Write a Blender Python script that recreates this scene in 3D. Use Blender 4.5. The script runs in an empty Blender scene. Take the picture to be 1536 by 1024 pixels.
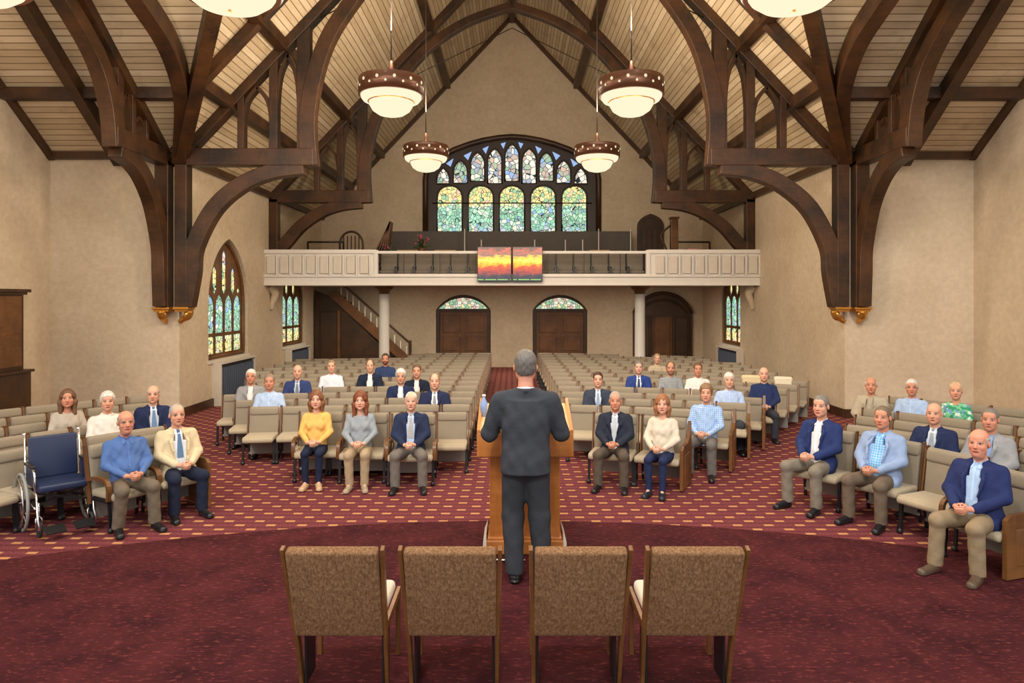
import bpy, math, random
import numpy as np
from mathutils import Vector, Matrix, Euler
random.seed(7)
SC = bpy.context.scene
COL = SC.collection
PI = math.pi
R = math.radians

# ---------------------------------------------------------------- materials
def new_mat(name):
    m = bpy.data.materials.new(name); m.use_nodes = True
    nt = m.node_tree; nt.nodes.clear()
    out = nt.nodes.new('ShaderNodeOutputMaterial')
    b = nt.nodes.new('ShaderNodeBsdfPrincipled')
    nt.links.new(b.outputs[0], out.inputs[0])
    return m, nt, b

def srgb(r, g, b):
    f = lambda c: (c/255/12.92) if c/255 <= .04045 else ((c/255+.055)/1.055)**2.4
    return (f(r), f(g), f(b), 1)

class NT:
    """small node-building helper"""
    def __init__(s, nt): s.nt = nt
    def n(s, t, **kw):
        x = s.nt.nodes.new(t)
        for k, v in kw.items(): setattr(x, k, v)
        return x
    def set(s, sock, v):
        if hasattr(v, 'is_output') or isinstance(v, bpy.types.NodeSocket): s.nt.links.new(v, sock)
        else: sock.default_value = v
    def math(s, op, a, b=0.0, c=0.0, clamp=False):
        x = s.n('ShaderNodeMath', operation=op); x.use_clamp = clamp
        s.set(x.inputs[0], a); s.set(x.inputs[1], b); s.set(x.inputs[2], c)
        return x.outputs[0]
    def mix(s, fac, a, b, bt='MIX'):
        x = s.n('ShaderNodeMixRGB', blend_type=bt)
        s.set(x.inputs[0], fac); s.set(x.inputs[1], a); s.set(x.inputs[2], b)
        return x.outputs[0]
    def coord(s, kind='Object'):
        return s.n('ShaderNodeTexCoord').outputs[kind]
    def mapping(s, v, scale=(1,1,1), loc=(0,0,0), rot=(0,0,0)):
        x = s.n('ShaderNodeMapping'); s.nt.links.new(v, x.inputs[0])
        x.inputs['Scale'].default_value = scale; x.inputs['Location'].default_value = loc; x.inputs['Rotation'].default_value = rot
        return x.outputs[0]
    def noise(s, v, scale, detail=4, rough=.5):
        x = s.n('ShaderNodeTexNoise'); s.nt.links.new(v, x.inputs['Vector'])
        x.inputs['Scale'].default_value = scale; x.inputs['Detail'].default_value = detail; x.inputs['Roughness'].default_value = rough
        return x.outputs[0]
    def ramp(s, fac, stops, interp='LINEAR'):
        x = s.n('ShaderNodeValToRGB'); x.color_ramp.interpolation = interp
        el = x.color_ramp.elements
        while len(el) < len(stops): el.new(.5)
        for e, (p, c) in zip(el, stops): e.position = p; e.color = c
        s.set(x.inputs[0], fac); return x.outputs[0]
    def sep(s, v):
        x = s.n('ShaderNodeSeparateXYZ'); s.nt.links.new(v, x.inputs[0]); return x.outputs
    def bump(s, h, strength, dist, bsdf):
        x = s.n('ShaderNodeBump'); x.inputs['Strength'].default_value = strength; x.inputs['Distance'].default_value = dist
        s.set(x.inputs['Height'], h); s.nt.links.new(x.outputs[0], bsdf.inputs['Normal'])

def sc(c, k): return (c[0]*k, c[1]*k, c[2]*k, 1)

def simple(name, col, rough=.6, metal=0, var=.0, nscale=20, bump=0, spec=.5, stretch=(1,1,1)):
    m, nt, b = new_mat(name); h = NT(nt)
    b.inputs['Roughness'].default_value = rough; b.inputs['Metallic'].default_value = metal
    b.inputs['Specular IOR Level'].default_value = spec
    if var or bump:
        v = h.mapping(h.coord(), stretch)
        n = h.noise(v, nscale, 5, .6)
        if var:
            h.set(b.inputs['Base Color'], h.ramp(n, [(.3, sc(col, 1-var)), (.7, sc(col, 1+var))]))
        else: b.inputs['Base Color'].default_value = col
        if bump: h.bump(n, bump, .01, b)
    else: b.inputs['Base Color'].default_value = col
    return m

M = {}
def plaster(name, c1, c2):
    m, nt, b = new_mat(name); h = NT(nt); v = h.coord()
    n1 = h.noise(v, .9, 6, .6); n2 = h.noise(v, 9, 5, .6)
    c = h.ramp(n1, [(.3, c1), (.7, c2)])
    c = h.mix(.35, c, h.ramp(n2, [(.3, sc(c1, .82)), (.7, sc(c2, 1.06))]))
    h.set(b.inputs['Base Color'], c); b.inputs['Roughness'].default_value = .92
    b.inputs['Specular IOR Level'].default_value = .15
    h.bump(n2, .35, .02, b); return m
M['plaster'] = plaster('plaster', srgb(196,178,152), srgb(216,200,176))
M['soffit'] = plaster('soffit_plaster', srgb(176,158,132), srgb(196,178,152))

def dark_wood(name, c1, c2, c3, rough=.45):
    m, nt, b = new_mat(name); h = NT(nt); v = h.coord()
    n1 = h.noise(v, 1.6, 5, .6); n2 = h.noise(h.mapping(v, (30, 30, 3)), 1.0, 4, .6); n3 = h.noise(h.mapping(v, (4, 4, 26)), 1.0, 4, .6)
    g = h.math('MULTIPLY_ADD', n2, .5, h.math('MULTIPLY', n3, .5))
    c = h.ramp(g, [(.3, c1), (.52, c2), (.72, c3)])
    c = h.mix(.55, c, h.ramp(n1, [(.35, c1), (.65, c3)]))
    h.set(b.inputs['Base Color'], c); b.inputs['Roughness'].default_value = rough
    h.bump(g, .25, .01, b); return m
M['timber'] = dark_wood('timber', srgb(28,17,9), srgb(52,32,15), srgb(94,58,27))
M['trim'] = dark_wood('trim_wood', srgb(46,29,16), srgb(70,45,24), srgb(92,62,34))
M['door'] = dark_wood('door_wood', srgb(70,43,22), srgb(102,65,34), srgb(134,90,50))
M['darkdoor'] = dark_wood('dark_door_wood', srgb(40,25,14), srgb(62,39,21), srgb(84,55,30))
M['oak'] = dark_wood('chair_wood', srgb(80,50,27), srgb(112,73,39), srgb(142,97,54), .4)
M['lectern'] = dark_wood('lectern_wood', srgb(150,84,34), srgb(184,110,50), srgb(212,140,72), .35)

def boards(name, axis, pitch=.115):
    m, nt, b = new_mat(name); h = NT(nt); v = h.coord(); s = h.sep(v)
    t = h.math('DIVIDE', s[axis], pitch)
    f = h.math('FRACT', t); k = h.math('FLOOR', t)
    wn = h.n('ShaderNodeTexWhiteNoise', noise_dimensions='1D'); h.set(wn.inputs['W'], k)
    st = (2.5, 25, 25) if axis == 1 else (25, 2.5, 25)
    n = h.noise(h.mapping(v, st), .6, 5, .65); big = h.noise(v, 1.7, 5, .65)
    c = h.ramp(h.math('MULTIPLY_ADD', n, .55, h.math('MULTIPLY', wn.outputs[0], .4)),
               [(.25, srgb(184,164,132)), (.55, srgb(210,192,162)), (.85, srgb(226,212,186))])
    c = h.mix(h.ramp(big, [(.54, (0,0,0,1)), (.72, (.5,.5,.5,1))]), c, srgb(138,118,92))
    gap = h.math('LESS_THAN', h.math('ABSOLUTE', h.math('SUBTRACT', f, .5)), .43)
    c = h.mix(gap, srgb(132,110,82), c)
    h.set(b.inputs['Base Color'], c); b.inputs['Roughness'].default_value = .75
    h.bump(gap, .5, .015, b); return m
M['boards_x'] = boards('boards_along_nave', 0, .09)
M['boards_y'] = boards('boards_across_transept', 1, .11)

def carpet_pattern():
    m, nt, b = new_mat('patterned_carpet'); h = NT(nt); v = h.coord(); s = h.sep(v)
    # staggered little dashes woven in tan on burgundy
    x = h.math('DIVIDE', s[0], .165); y = h.math('DIVIDE', s[1], .27)
    kx = h.math('FLOOR', x)
    y2 = h.math('MULTIPLY_ADD', h.math('FLOORED_MODULO', kx, 2.0), .5, y)
    fx = h.math('ABSOLUTE', h.math('SUBTRACT', h.math('FRACT', x), .5))
    fy = h.math('ABSOLUTE', h.math('SUBTRACT', h.math('FRACT', y2), .5))
    d = h.math('MULTIPLY', h.math('LESS_THAN', fx, .3), h.math('LESS_THAN', fy, .095))
    n = h.noise(v, 1.3, 4); nf = h.noise(v, 60, 3, .7)
    base = h.mix(h.ramp(nf, [(.35, (0,0,0,1)), (.65, (1,1,1,1))]), srgb(90,40,46), srgb(136,76,80))
    # darker tone-on-tone bands between the dashes
    fy2 = h.math('ABSOLUTE', h.math('SUBTRACT', h.math('FRACT', h.math('MULTIPLY', y2, 2.0)), .5))
    base = h.mix(h.math('MULTIPLY', h.math('LESS_THAN', fy2, .22), .35), base, srgb(70,22,30))
    c = h.mix(d, base, h.mix(nf, srgb(168,112,72), srgb(212,162,112)))
    h.set(b.inputs['Base Color'], c); b.inputs['Roughness'].default_value = .95
    b.inputs['Specular IOR Level'].default_value = .1
    h.bump(nf, .4, .01, b); return m
M['carpet'] = carpet_pattern()
def carpet_plain():
    m, nt, b = new_mat('burgundy_carpet'); h = NT(nt); v = h.coord()
    n = h.noise(v, 2.2, 5, .65); nf = h.noise(h.mapping(v, (9, 26, 1)), 1.6, 4, .7)
    c = h.ramp(n, [(.3, srgb(48,20,25)), (.7, srgb(82,36,40))])
    c = h.mix(h.ramp(nf, [(.55, (0,0,0,1)), (.68, (.85,.85,.85,1))]), c, srgb(128,62,62))
    h.set(b.inputs['Base Color'], c); b.inputs['Roughness'].default_value = .95
    b.inputs['Specular IOR Level'].default_value = .1
    h.bump(nf, .4, .01, b); return m
M['platform'] = carpet_plain()

def fabric(name, c1, c2, sc1=90, rough=.9):
    m, nt, b = new_mat(name); h = NT(nt); v = h.coord()
    n = h.noise(v, sc1, 3, .7); n2 = h.noise(v, 6, 3)
    c = h.mix(n, c1, c2); c = h.mix(h.math('MULTIPLY', n2, .3), c, sc(c1, .7))
    h.set(b.inputs['Base Color'], c); b.inputs['Roughness'].default_value = rough
    b.inputs['Specular IOR Level'].default_value = .2
    b.inputs['Sheen Weight'].default_value = .15
    h.bump(n, .3, .004, b); return m
M['pew'] = fabric('beige_upholstery', srgb(130,120,104), srgb(162,150,131))
M['pewseat'] = fabric('beige_seat', srgb(160,147,124), srgb(194,180,154))
M['loftseat_shaded'] = fabric('shaded_upholstery', srgb(112,104,94), srgb(146,138,126))  # balcony seats: the shade they sit in is put into this grey
def tweed():
    m, nt, b = new_mat('brown_tweed'); h = NT(nt); v = h.coord()
    n = h.noise(v, 190, 4, .8); n2 = h.noise(h.mapping(v, (60, 60, 25)), 1.2, 3, .7)
    c = h.ramp(h.math('MULTIPLY_ADD', n, .6, h.math('MULTIPLY', n2, .4)), [(.38, srgb(92,64,42)), (.5, srgb(132,98,70)), (.62, srgb(172,138,104))])
    h.set(b.inputs['Base Color'], c); b.inputs['Roughness'].default_value = .95
    b.inputs['Specular IOR Level'].default_value = .15
    h.bump(n, .6, .006, b); return m
M['tweed'] = tweed()
M['white'] = simple('white_paint', srgb(226,222,216), .5, var=.03, nscale=4)
M['railpaint'] = simple('offwhite_paint', srgb(214,206,194), .55, var=.05, nscale=5)
M['bronze'] = simple('bronze', srgb(74,42,24), .4, .5)
M['gold'] = simple('gilding', srgb(206,150,70), .3, .8, var=.2, nscale=30)
M['black'] = simple('black_metal', srgb(30,30,32), .4)
M['chrome'] = simple('chrome', srgb(210,212,216), .22, 1.0)
M['rubber'] = simple('rubber', srgb(40,42,44), .7)
M['navyvinyl'] = simple('navy_vinyl', srgb(34,46,78), .4, var=.08, nscale=8)
M['radiator'] = simple('grey_blue_metal', srgb(92,104,124), .45)
M['radslot'] = simple('dark_slots', srgb(40,48,64), .6)
M['iron'] = simple('iron', srgb(44,34,28), .5)
M['grey_panel'] = simple('grey_panel', srgb(150,146,138), .7, var=.06, nscale=6)
M['lead'] = simple('lead', srgb(58,48,44), .5)
M['paper'] = simple('paper', srgb(240,236,226), .8)
M['pink'] = simple('pink_petals', srgb(196,90,120), .8, var=.3, nscale=40)
M['leafgreen'] = simple('leaf_green', srgb(60,84,44), .7, var=.3, nscale=30)
M['wicker'] = simple('tan_wood', srgb(176,140,96), .6, var=.1)

def emit_mat(name, col, strength):
    m = bpy.data.materials.new(name); m.use_nodes = True; nt = m.node_tree; nt.nodes.clear()
    o = nt.nodes.new('ShaderNodeOutputMaterial'); e = nt.nodes.new('ShaderNodeEmission')
    e.inputs[0].default_value = col; e.inputs[1].default_value = strength
    nt.links.new(e.outputs[0], o.inputs[0]); return m
M['lampglass'] = emit_mat('glowing_opal_glass', (1, .84, .58, 1), .74)
M['lampspot'] = emit_mat('glowing_lamp_holes', (1, .78, .5, 1), .7)

def stained(name, stops, scale=9, strength=1.0, up=2):
    """backlit leaded glass: random coloured cells edged in lead"""
    m = bpy.data.materials.new(name); m.use_nodes = True; nt = m.node_tree; nt.nodes.clear(); h = NT(nt)
    o = h.n('ShaderNodeOutputMaterial'); e = h.n('ShaderNodeEmission'); nt.links.new(e.outputs[0], o.inputs[0])
    v = h.coord()
    vo = h.n('ShaderNodeTexVoronoi'); nt.links.new(v, vo.inputs['Vector']); vo.inputs['Scale'].default_value = scale
    ve = h.n('ShaderNodeTexVoronoi', feature='DISTANCE_TO_EDGE'); nt.links.new(v, ve.inputs['Vector']); ve.inputs['Scale'].default_value = scale
    s = h.sep(vo.outputs['Color'])
    cols = [h.ramp(s[0], st, 'CONSTANT') for (z0, z1, st) in stops]
    c = cols[0]
    z = h.sep(v)[2]
    wob = h.math('MULTIPLY_ADD', h.noise(v, 3, 2), .5, -.25)
    z = h.math('ADD', z, wob)
    for (z0, z1, st), cc in list(zip(stops, cols))[1:]:
        f = h.math('DIVIDE', h.math('SUBTRACT', z, z0), max(z1-z0, .01), clamp=True)
        c = h.mix(f, c, cc)
    n = h.noise(v, 26, 3, .7)
    c = h.mix(h.math('MULTIPLY', n, .5), c, (1, .98, .9, 1))
    lead = h.math('GREATER_THAN', ve.outputs[0], .045)
    c = h.mix(lead, (.02, .03, .03, 1), c)
    h.set(e.inputs[0], c); e.inputs[1].default_value = strength
    return m
G = lambda *a: srgb(*a)
green = [(0, G(30,140,96)), (.15, G(96,190,140)), (.32, G(58,168,120)), (.45, G(150,204,150)), (.58, G(40,120,84)), (.7, G(120,200,170)), (.82, G(200,210,190)), (.92, G(70,130,200))]
yellow = [(0, G(236,208,70)), (.3, G(150,190,84)), (.45, G(246,220,110)), (.65, G(90,160,90)), (.78, G(220,180,60)), (.9, G(230,160,140))]
mixed = [(0, G(214,204,190)), (.18, G(130,150,110)), (.32, G(160,130,110)), (.45, G(110,124,150)), (.56, G(228,214,190)), (.7, G(90,150,100)), (.8, G(190,140,110)), (.9, G(80,140,210))]
low = [(0, G(40,150,110)), (.3, G(90,140,210)), (.5, G(190,190,220)), (.7, G(60,170,120)), (.85, G(220,200,130))]
M['glass_lower'] = stained('stained_glass_green', [(0, 0, low), (4.75, 5.05, green), (5.6, 5.8, yellow)], 8, .95)
M['glass_upper'] = stained('stained_glass_mixed', [(0, 0, mixed)], 6, .9)
M['glass_side'] = stained('stained_glass_side', [(0, 0, yellow), (1.3, 1.6, green), (2.4, 2.8, yellow), (3.0, 3.2, mixed)], 9, 1.0)
M['glass_fan'] = stained('stained_glass_fan', [(0, 0, [(0, G(200,190,150)), (.2, G(90,170,110)), (.45, G(214,130,110)), (.55, G(226,214,190)), (.75, G(80,150,90)), (.88, G(230,210,120))])], 9, .75)
M['glass_blue'] = emit_mat('pale_blue_glass', srgb(150,176,222), .8)

def sunset():
    """two-panel picture of a sunset, colours by height on the panel"""
    m, nt, b = new_mat('sunset_screen'); h = NT(nt); v = h.coord(); s = h.sep(v)
    n = h.noise(h.mapping(v, (3, 1, 7)), 1.5, 5, .65)
    z = h.math('ADD', s[2], h.math('MULTIPLY_ADD', n, .5, -.25))
    z = h.math('DIVIDE', z, .94)
    c = h.ramp(z, [(0, srgb(40,46,74)), (.16, srgb(64,66,84)), (.3, srgb(168,76,74)), (.42, srgb(196,90,60)), (.5, srgb(250,176,50)), (.6, srgb(252,226,104)), (.68, srgb(248,190,80)), (.76, srgb(120,110,112)), (.86, srgb(190,110,96)), (.96, srgb(110,92,90))])
    bar = h.math('MULTIPLY', h.math('LESS_THAN', h.math('ABSOLUTE', h.math('SUBTRACT', s[2], .055)), .014), h.math('GREATER_THAN', h.noise(h.mapping(v, (6, 0, 0)), 1.0, 1), .42))
    c = h.mix(bar, c, srgb(130,190,110))
    h.set(b.inputs['Base Color'], c); b.inputs['Roughness'].default_value = .4
    h.set(b.inputs['Emission Color'], c); b.inputs['Emission Strength'].default_value = .35
    return m
M['sunset'] = sunset()

# ---------------------------------------------------------------- mesh building
class MB:
    def __init__(s): s.v = []; s.f = []; s.mi = []; s.sm = []
    def add(s, vs, fs, mi=0, smooth=False):
        o = len(s.v); s.v += [tuple(p) for p in vs]
        for f in fs: s.f.append([o+i for i in f]); s.mi.append(mi); s.sm.append(smooth)
        return s
    def box(s, c, size, mi=0, rz=0, mat=None):
        x, y, z = [k/2 for k in size]
        vs = [Vector((a*x, b*y, d*z)) for d in (-1, 1) for b in (-1, 1) for a in (-1, 1)]
        rot = mat if mat is not None else Matrix.Rotation(rz, 3, 'Z')
        vs = [rot @ p + Vector(c) for p in vs]
        return s.add(vs, [(0,2,3,1), (4,5,7,6), (0,1,5,4), (2,6,7,3), (0,4,6,2), (1,3,7,5)], mi)
    def cushion(s, c, size, r=.02, mi=0, mat=None, n=3, bulge=0.0):
        """rounded box"""
        x, y, z = [k/2 for k in size]; r = min(r, x*.98, y*.98, z*.98)
        rot = mat if mat is not None else Matrix.Identity(3); c = Vector(c)
        def line(L):
            a = [-L] + [-L + r*(1-math.cos((i+1)/n*PI/2)) for i in range(n)]
            mid = [0] if bulge else []
            return a + mid + [-k for k in reversed(a)]
        X, Y, Z = line(x), line(y), line(z)
        idx = {}; vs = []; fs = []
        def vert(a, b, d):
            k = (round(a, 5), round(b, 5), round(d, 5))
            if k not in idx:
                p = Vector((a, b, d)); q = Vector((max(-x+r, min(x-r, a)), max(-y+r, min(y-r, b)), max(-z+r, min(z-r, d))))
                dd = p-q
                if dd.length > 1e-9: p = q + dd.normalized()*r
                if bulge: p *= 1 + bulge*(1-(a/x)**2)*(1-(b/y)**2)*(1-(d/z)**2) if False else 1
                idx[k] = len(vs); vs.append(rot @ p + c)
            return idx[k]
        def grid(U, V, fn, flip):
            for i in range(len(U)-1):
                for j in range(len(V)-1):
                    q = [fn(U[i], V[j]), fn(U[i+1], V[j]), fn(U[i+1], V[j+1]), fn(U[i], V[j+1])]
                    fs.append(q[::-1] if flip else q)
        grid(X, Y, lambda a, b: vert(a, b, z), False); grid(X, Y, lambda a, b: vert(a, b, -z), True)
        grid(X, Z, lambda a, b: vert(a, -y, b), False); grid(X, Z, lambda a, b: vert(a, y, b), True)
        grid(Y, Z, lambda a, b: vert(x, a, b), False); grid(Y, Z, lambda a, b: vert(-x, a, b), True)
        return s.add(vs, fs, mi, True)
    def sweep(s, pts, w, t, b, mi=0, smooth=False):
        """rectangular section along pts: w across in plane, t along the fixed direction b"""
        pts = [Vector(p) for p in pts]; b = Vector(b).normalized(); n = len(pts)
        W = w if isinstance(w, (list, tuple)) else [w]*n
        vs = []
        for i, p in enumerate(pts):
            T = (pts[min(i+1, n-1)] - pts[max(i-1, 0)]).normalized()
            nn = b.cross(T).normalized()
            for a, c in ((-1,-1), (1,-1), (1,1), (-1,1)): vs.append(p + nn*a*W[i]/2 + b*c*t/2)
        fs = [(0,1,2,3), tuple(4*(n-1)+k for k in (3,2,1,0))]
        for i in range(n-1):
            for k in range(4):
                k2 = (k+1) % 4; fs.append((4*i+k, 4*i+4+k, 4*i+4+k2, 4*i+k2))
        return s.add(vs, fs, mi, smooth)
    def bar(s, a, b, w, t, mi=0, up=(0,0,1)):
        a, b = Vector(a), Vector(b); T = (b-a).normalized(); up = Vector(up)
        side = T.cross(up)
        if side.length < 1e-4: side = T.cross(Vector((1,0,0)))
        return s.sweep([a, b], t, w, side.normalized(), mi)
    def tube(s, pts, r, seg=8, mi=0, closed=False):
        pts = [Vector(p) for p in pts]; n = len(pts); vs = []; fs = []
        rr = r if isinstance(r, (list, tuple)) else [r]*n
        ref = None
        for i, p in enumerate(pts):
            if closed: T = (pts[(i+1) % n]-pts[(i-1) % n]).normalized()
            else: T = (pts[min(i+1, n-1)]-pts[max(i-1, 0)]).normalized()
            if ref is None: ref = Vector((0,0,1)) if abs(T.z) < .9 else Vector((1,0,0))
            u = T.cross(ref).normalized(); v = u.cross(T).normalized(); ref = v
            for k in range(seg):
                a = 2*PI*k/seg; vs.append(p + (u*math.cos(a)+v*math.sin(a))*rr[i])
        m = n if closed else n-1
        for i in range(m):
            j = (i+1) % n
            for k in range(seg):
                k2 = (k+1) % seg; fs.append((i*seg+k, i*seg+k2, j*seg+k2, j*seg+k))
        if not closed: fs += [tuple(range(seg))[::-1], tuple((n-1)*seg+k for k in range(seg))]
        return s.add(vs, fs, mi, True)
    def lathe(s, prof, c=(0,0,0), seg=32, mi=0):
        vs = []; fs = []; n = len(prof)
        for (r, z) in prof:
            for k in range(seg):
                a = 2*PI*k/seg; vs.append((c[0]+r*math.cos(a), c[1]+r*math.sin(a), c[2]+z))
        for i in range(n-1):
            for k in range(seg):
                k2 = (k+1) % seg; fs.append((i*seg+k, i*seg+k2, (i+1)*seg+k2, (i+1)*seg+k))
        return s.add(vs, fs, mi, True)
    def prism(s, poly, fn, d0, d1, mi=0):
        """poly: 2-D outline (convex or simple), fn(u, v, d) -> 3-D"""
        n = len(poly)
        vs = [fn(u, v, d0) for u, v in poly] + [fn(u, v, d1) for u, v in poly]
        fs = [tuple(range(n)), tuple(range(2*n-1, n-1, -1))] + [(i, i+n, (i+1) % n+n, (i+1) % n) for i in range(n)]
        return s.add(vs, fs, mi)
    def mesh(s, name, mats):
        me = bpy.data.meshes.new(name); me.from_pydata(s.v, [], s.f)
        for m in mats: me.materials.append(m)
        me.polygons.foreach_set('material_index', s.mi); me.polygons.foreach_set('use_smooth', s.sm)
        me.update()
        import bmesh
        bm = bmesh.new(); bm.from_mesh(me); bmesh.ops.recalc_face_normals(bm, faces=bm.faces); bm.to_mesh(me); bm.free()
        return me
    def build(s, name, mats, parent=None, loc=(0,0,0), rot=(0,0,0), bevel=0):
        if not isinstance(mats, (list, tuple)): mats = [mats]
        o = bpy.data.objects.new(name, s.mesh(name, mats)); COL.objects.link(o)
        o.location = loc; o.rotation_euler = rot
        if parent is not None: o.parent = parent
        if bevel:
            bv = o.modifiers.new('bevel', 'BEVEL'); bv.width = bevel; bv.segments = 2; bv.limit_method = 'ANGLE'
        return o

def tag(o, label=None, cat=None, group=None, kind=None):
    if label: o['label'] = label
    if cat: o['category'] = cat
    if group: o['group'] = group
    if kind: o['kind'] = kind
    return o
def empty(name, loc=(0,0,0), rz=0, label=None, cat=None, group=None, kind=None):
    o = bpy.data.objects.new(name, None); COL.objects.link(o); o.location = loc; o.rotation_euler = (0, 0, rz)
    o.empty_display_size = .1
    return tag(o, label, cat, group, kind)
def struct(o): o['kind'] = 'structure'; return o

def smoothpath(P, n=8):
    P = [Vector(p) for p in P]; out = []
    for i in range(len(P)-1):
        p0, p1, p2, p3 = P[max(i-1, 0)], P[i], P[i+1], P[min(i+2, len(P)-1)]
        for k in range(n):
            t = k/n
            out.append(.5*((2*p1) + (p2-p0)*t + (2*p0-5*p1+4*p2-p3)*t*t + (3*p1-p0-3*p2+p3)*t**3))
    out.append(P[-1]); return out

def plate(name, outline, holes, thick, mat, fn, parent=None):
    """flat plate with holes: outline/holes in (u,v); fn(u,v,d) -> 3-D; d in +-thick/2"""
    cu = bpy.data.curves.new(name, 'CURVE'); cu.dimensions = '2D'; cu.fill_mode = 'BOTH'; cu.extrude = thick/2
    for pts in [outline]+holes:
        sp = cu.splines.new('POLY'); sp.points.add(len(pts)-1); sp.use_cyclic_u = True
        for q, (u, v) in zip(sp.points, pts): q.co = (u, v, 0, 1)
    tmp = bpy.data.objects.new('tmp', cu); COL.objects.link(tmp)
    dg = bpy.context.evaluated_depsgraph_get(); me = bpy.data.meshes.new_from_object(tmp.evaluated_get(dg))
    bpy.data.objects.remove(tmp); bpy.data.curves.remove(cu)
    for v in me.vertices: v.co = fn(*v.co)
    me.materials.clear(); me.materials.append(mat); me.name = name; me.update()
    import bmesh
    bm = bmesh.new(); bm.from_mesh(me); bmesh.ops.remove_doubles(bm, verts=bm.verts, dist=1e-4)
    bmesh.ops.recalc_face_normals(bm, faces=bm.faces); bm.to_mesh(me); bm.free()
    for p in me.polygons: p.use_smooth = False
    o = bpy.data.objects.new(name, me); COL.objects.link(o)
    if parent is not None: o.parent = parent
    return o

def arch(x0, x1, z0, zs, za, pointed=False, n=10, seg=False):
    """closed outline: rectangle x0..x1 from z0 to the springing zs with an arch up to za"""
    cx = (x0+x1)/2; w = (x1-x0)/2; pts = [(x0, z0), (x1, z0)]
    if pointed and za-zs < 1.05*w:
        hgt = za-zs; right = [(cx+w*a, zs+hgt*b) for a, b in ((1, 0), (.985, .18), (.93, .36), (.82, .53), (.66, .68), (.45, .82), (.22, .92), (0, 1))]
        pts += right + [(2*cx-x, z) for x, z in reversed(right[:-1])]
    elif pointed:
        hgt = za-zs; rr = (w*w+hgt*hgt)/(2*w)     # arc centres lie on the springing line
        a1 = math.asin(min(1, hgt/rr)) if rr >= w else PI/2
        if rr < w: a1 = PI/2
        right = [(x1-rr+rr*math.cos(a1*i/n), zs+rr*math.sin(a1*i/n)) for i in range(n+1)]
        pts += right + [(2*cx-x, z) for x, z in reversed(right[:-1])]
    else:
        hgt = za-zs
        if seg:
            rr = (w*w+hgt*hgt)/(2*hgt); zc = za-rr; a0 = math.asin(w/rr)
            for i in range(2*n+1):
                a = a0-(2*a0)*i/(2*n); pts.append((cx+rr*math.sin(a), zc+rr*math.cos(a)))
        else:
            for i in range(2*n+1):
                a = PI*i/(2*n); pts.append((cx+w*math.cos(a), zs+hgt*math.sin(a)))
    return pts
# ================================================================ the room
# camera stands at x=0, y=0; y runs down the nave, z up, metres
CAMH = 2.4; F = 1050.0
cd = bpy.data.cameras.new('camera'); cam = bpy.data.objects.new('camera', cd); COL.objects.link(cam)
cam.location = (0, 0, CAMH); cam.rotation_euler = (PI/2, 0, 0)
cd.sensor_width = 36; cd.lens = F/1536*36; cd.shift_y = -64/1536; cd.clip_end = 200
SC.camera = cam

HW = 6.7; YT = 14.1; YB = 24.6; XT = 9.3; ZE = 5.26; ZR = 12.36
SN = (ZR-ZE)/HW; ST = .72; YV = YT-(ZR-ZE)/ST     # roof pitches; YV = where the valleys meet
YF = -3.0
FN_XZ = lambda y: (lambda u, v, d: (u, y+d, v))
FN_YZ = lambda x: (lambda u, v, d: (x+d, u, v))

# floor
struct(MB().box((0, (YF+YB)/2, -.1), (2*XT+.6, YB-YF+.6, .2)).build('floor', M['carpet']))
# round platform carpet, a slightly raised pile laid on the floor
pts = []
Rp = 10.2; yc = 7.55-Rp
for i in range(121):
    a = PI*i/120
    x, y = Rp*math.cos(a), yc+Rp*math.sin(a)
    pts.append((x, y))
pts = [(x, y) for x, y in pts if abs(x) < XT-.05 and y > YF+.1]
pts = [(pts[0][0], YF+.1)] + pts + [(pts[-1][0], YF+.1)]
struct(MB().prism(pts, lambda u, v, d: (u, v, d), .0, .008).build('floor_platform', M['platform']))

# side walls of the nave, with window openings
wy0, wy1, wz0, wzs, wza = 15.45, 17.75, 1.02, 2.30, 3.82
vy0, vy1 = 20.45, 22.6
holesL = [arch(wy0, wy1, wz0, wzs, wza, True), arch(vy0, vy1, .98, 2.3, 3.4, True)]
holesR = [arch(20.55, 22.5, .98, 2.3, 3.4, True)]
TH = .4
wl = struct(plate('wall_left', [(YT, 0), (YB+.3, 0), (YB+.3, ZE+.1), (YT, ZE+.1)], holesL, TH, M['plaster'], FN_YZ(-HW-TH/2)))
wr = struct(plate('wall_right', [(YT, 0), (YB+.3, 0), (YB+.3, ZE+.1), (YT, ZE+.1)], holesR, TH, M['plaster'], FN_YZ(HW+TH/2)))
# transept walls
for s, nm in ((-1, 'left'), (1, 'right')):
    struct(MB().box((s*(HW+TH+XT+.2)/2, YT+TH/2, ZE/2+.2), (XT+.2-HW-TH, TH, ZE+.4)).build('wall_transept_'+nm, M['plaster']))
    side = [(YF, 0), (YT, 0), (YT, ZE)]+[(YV, ZR)]+[(YF+1, ZE+1), (YF, ZE)] if False else [(4.0, 0), (YT+.3, 0), (YT+.3, ZE), (YT, ZE), (YV, ZR), (4.0, ZR-.2)]
    struct(MB().prism(side, lambda u, v, d, s=s: (s*(XT+d), u, v), 0, .3).build('wall_end_'+nm, M['plaster']))
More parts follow.
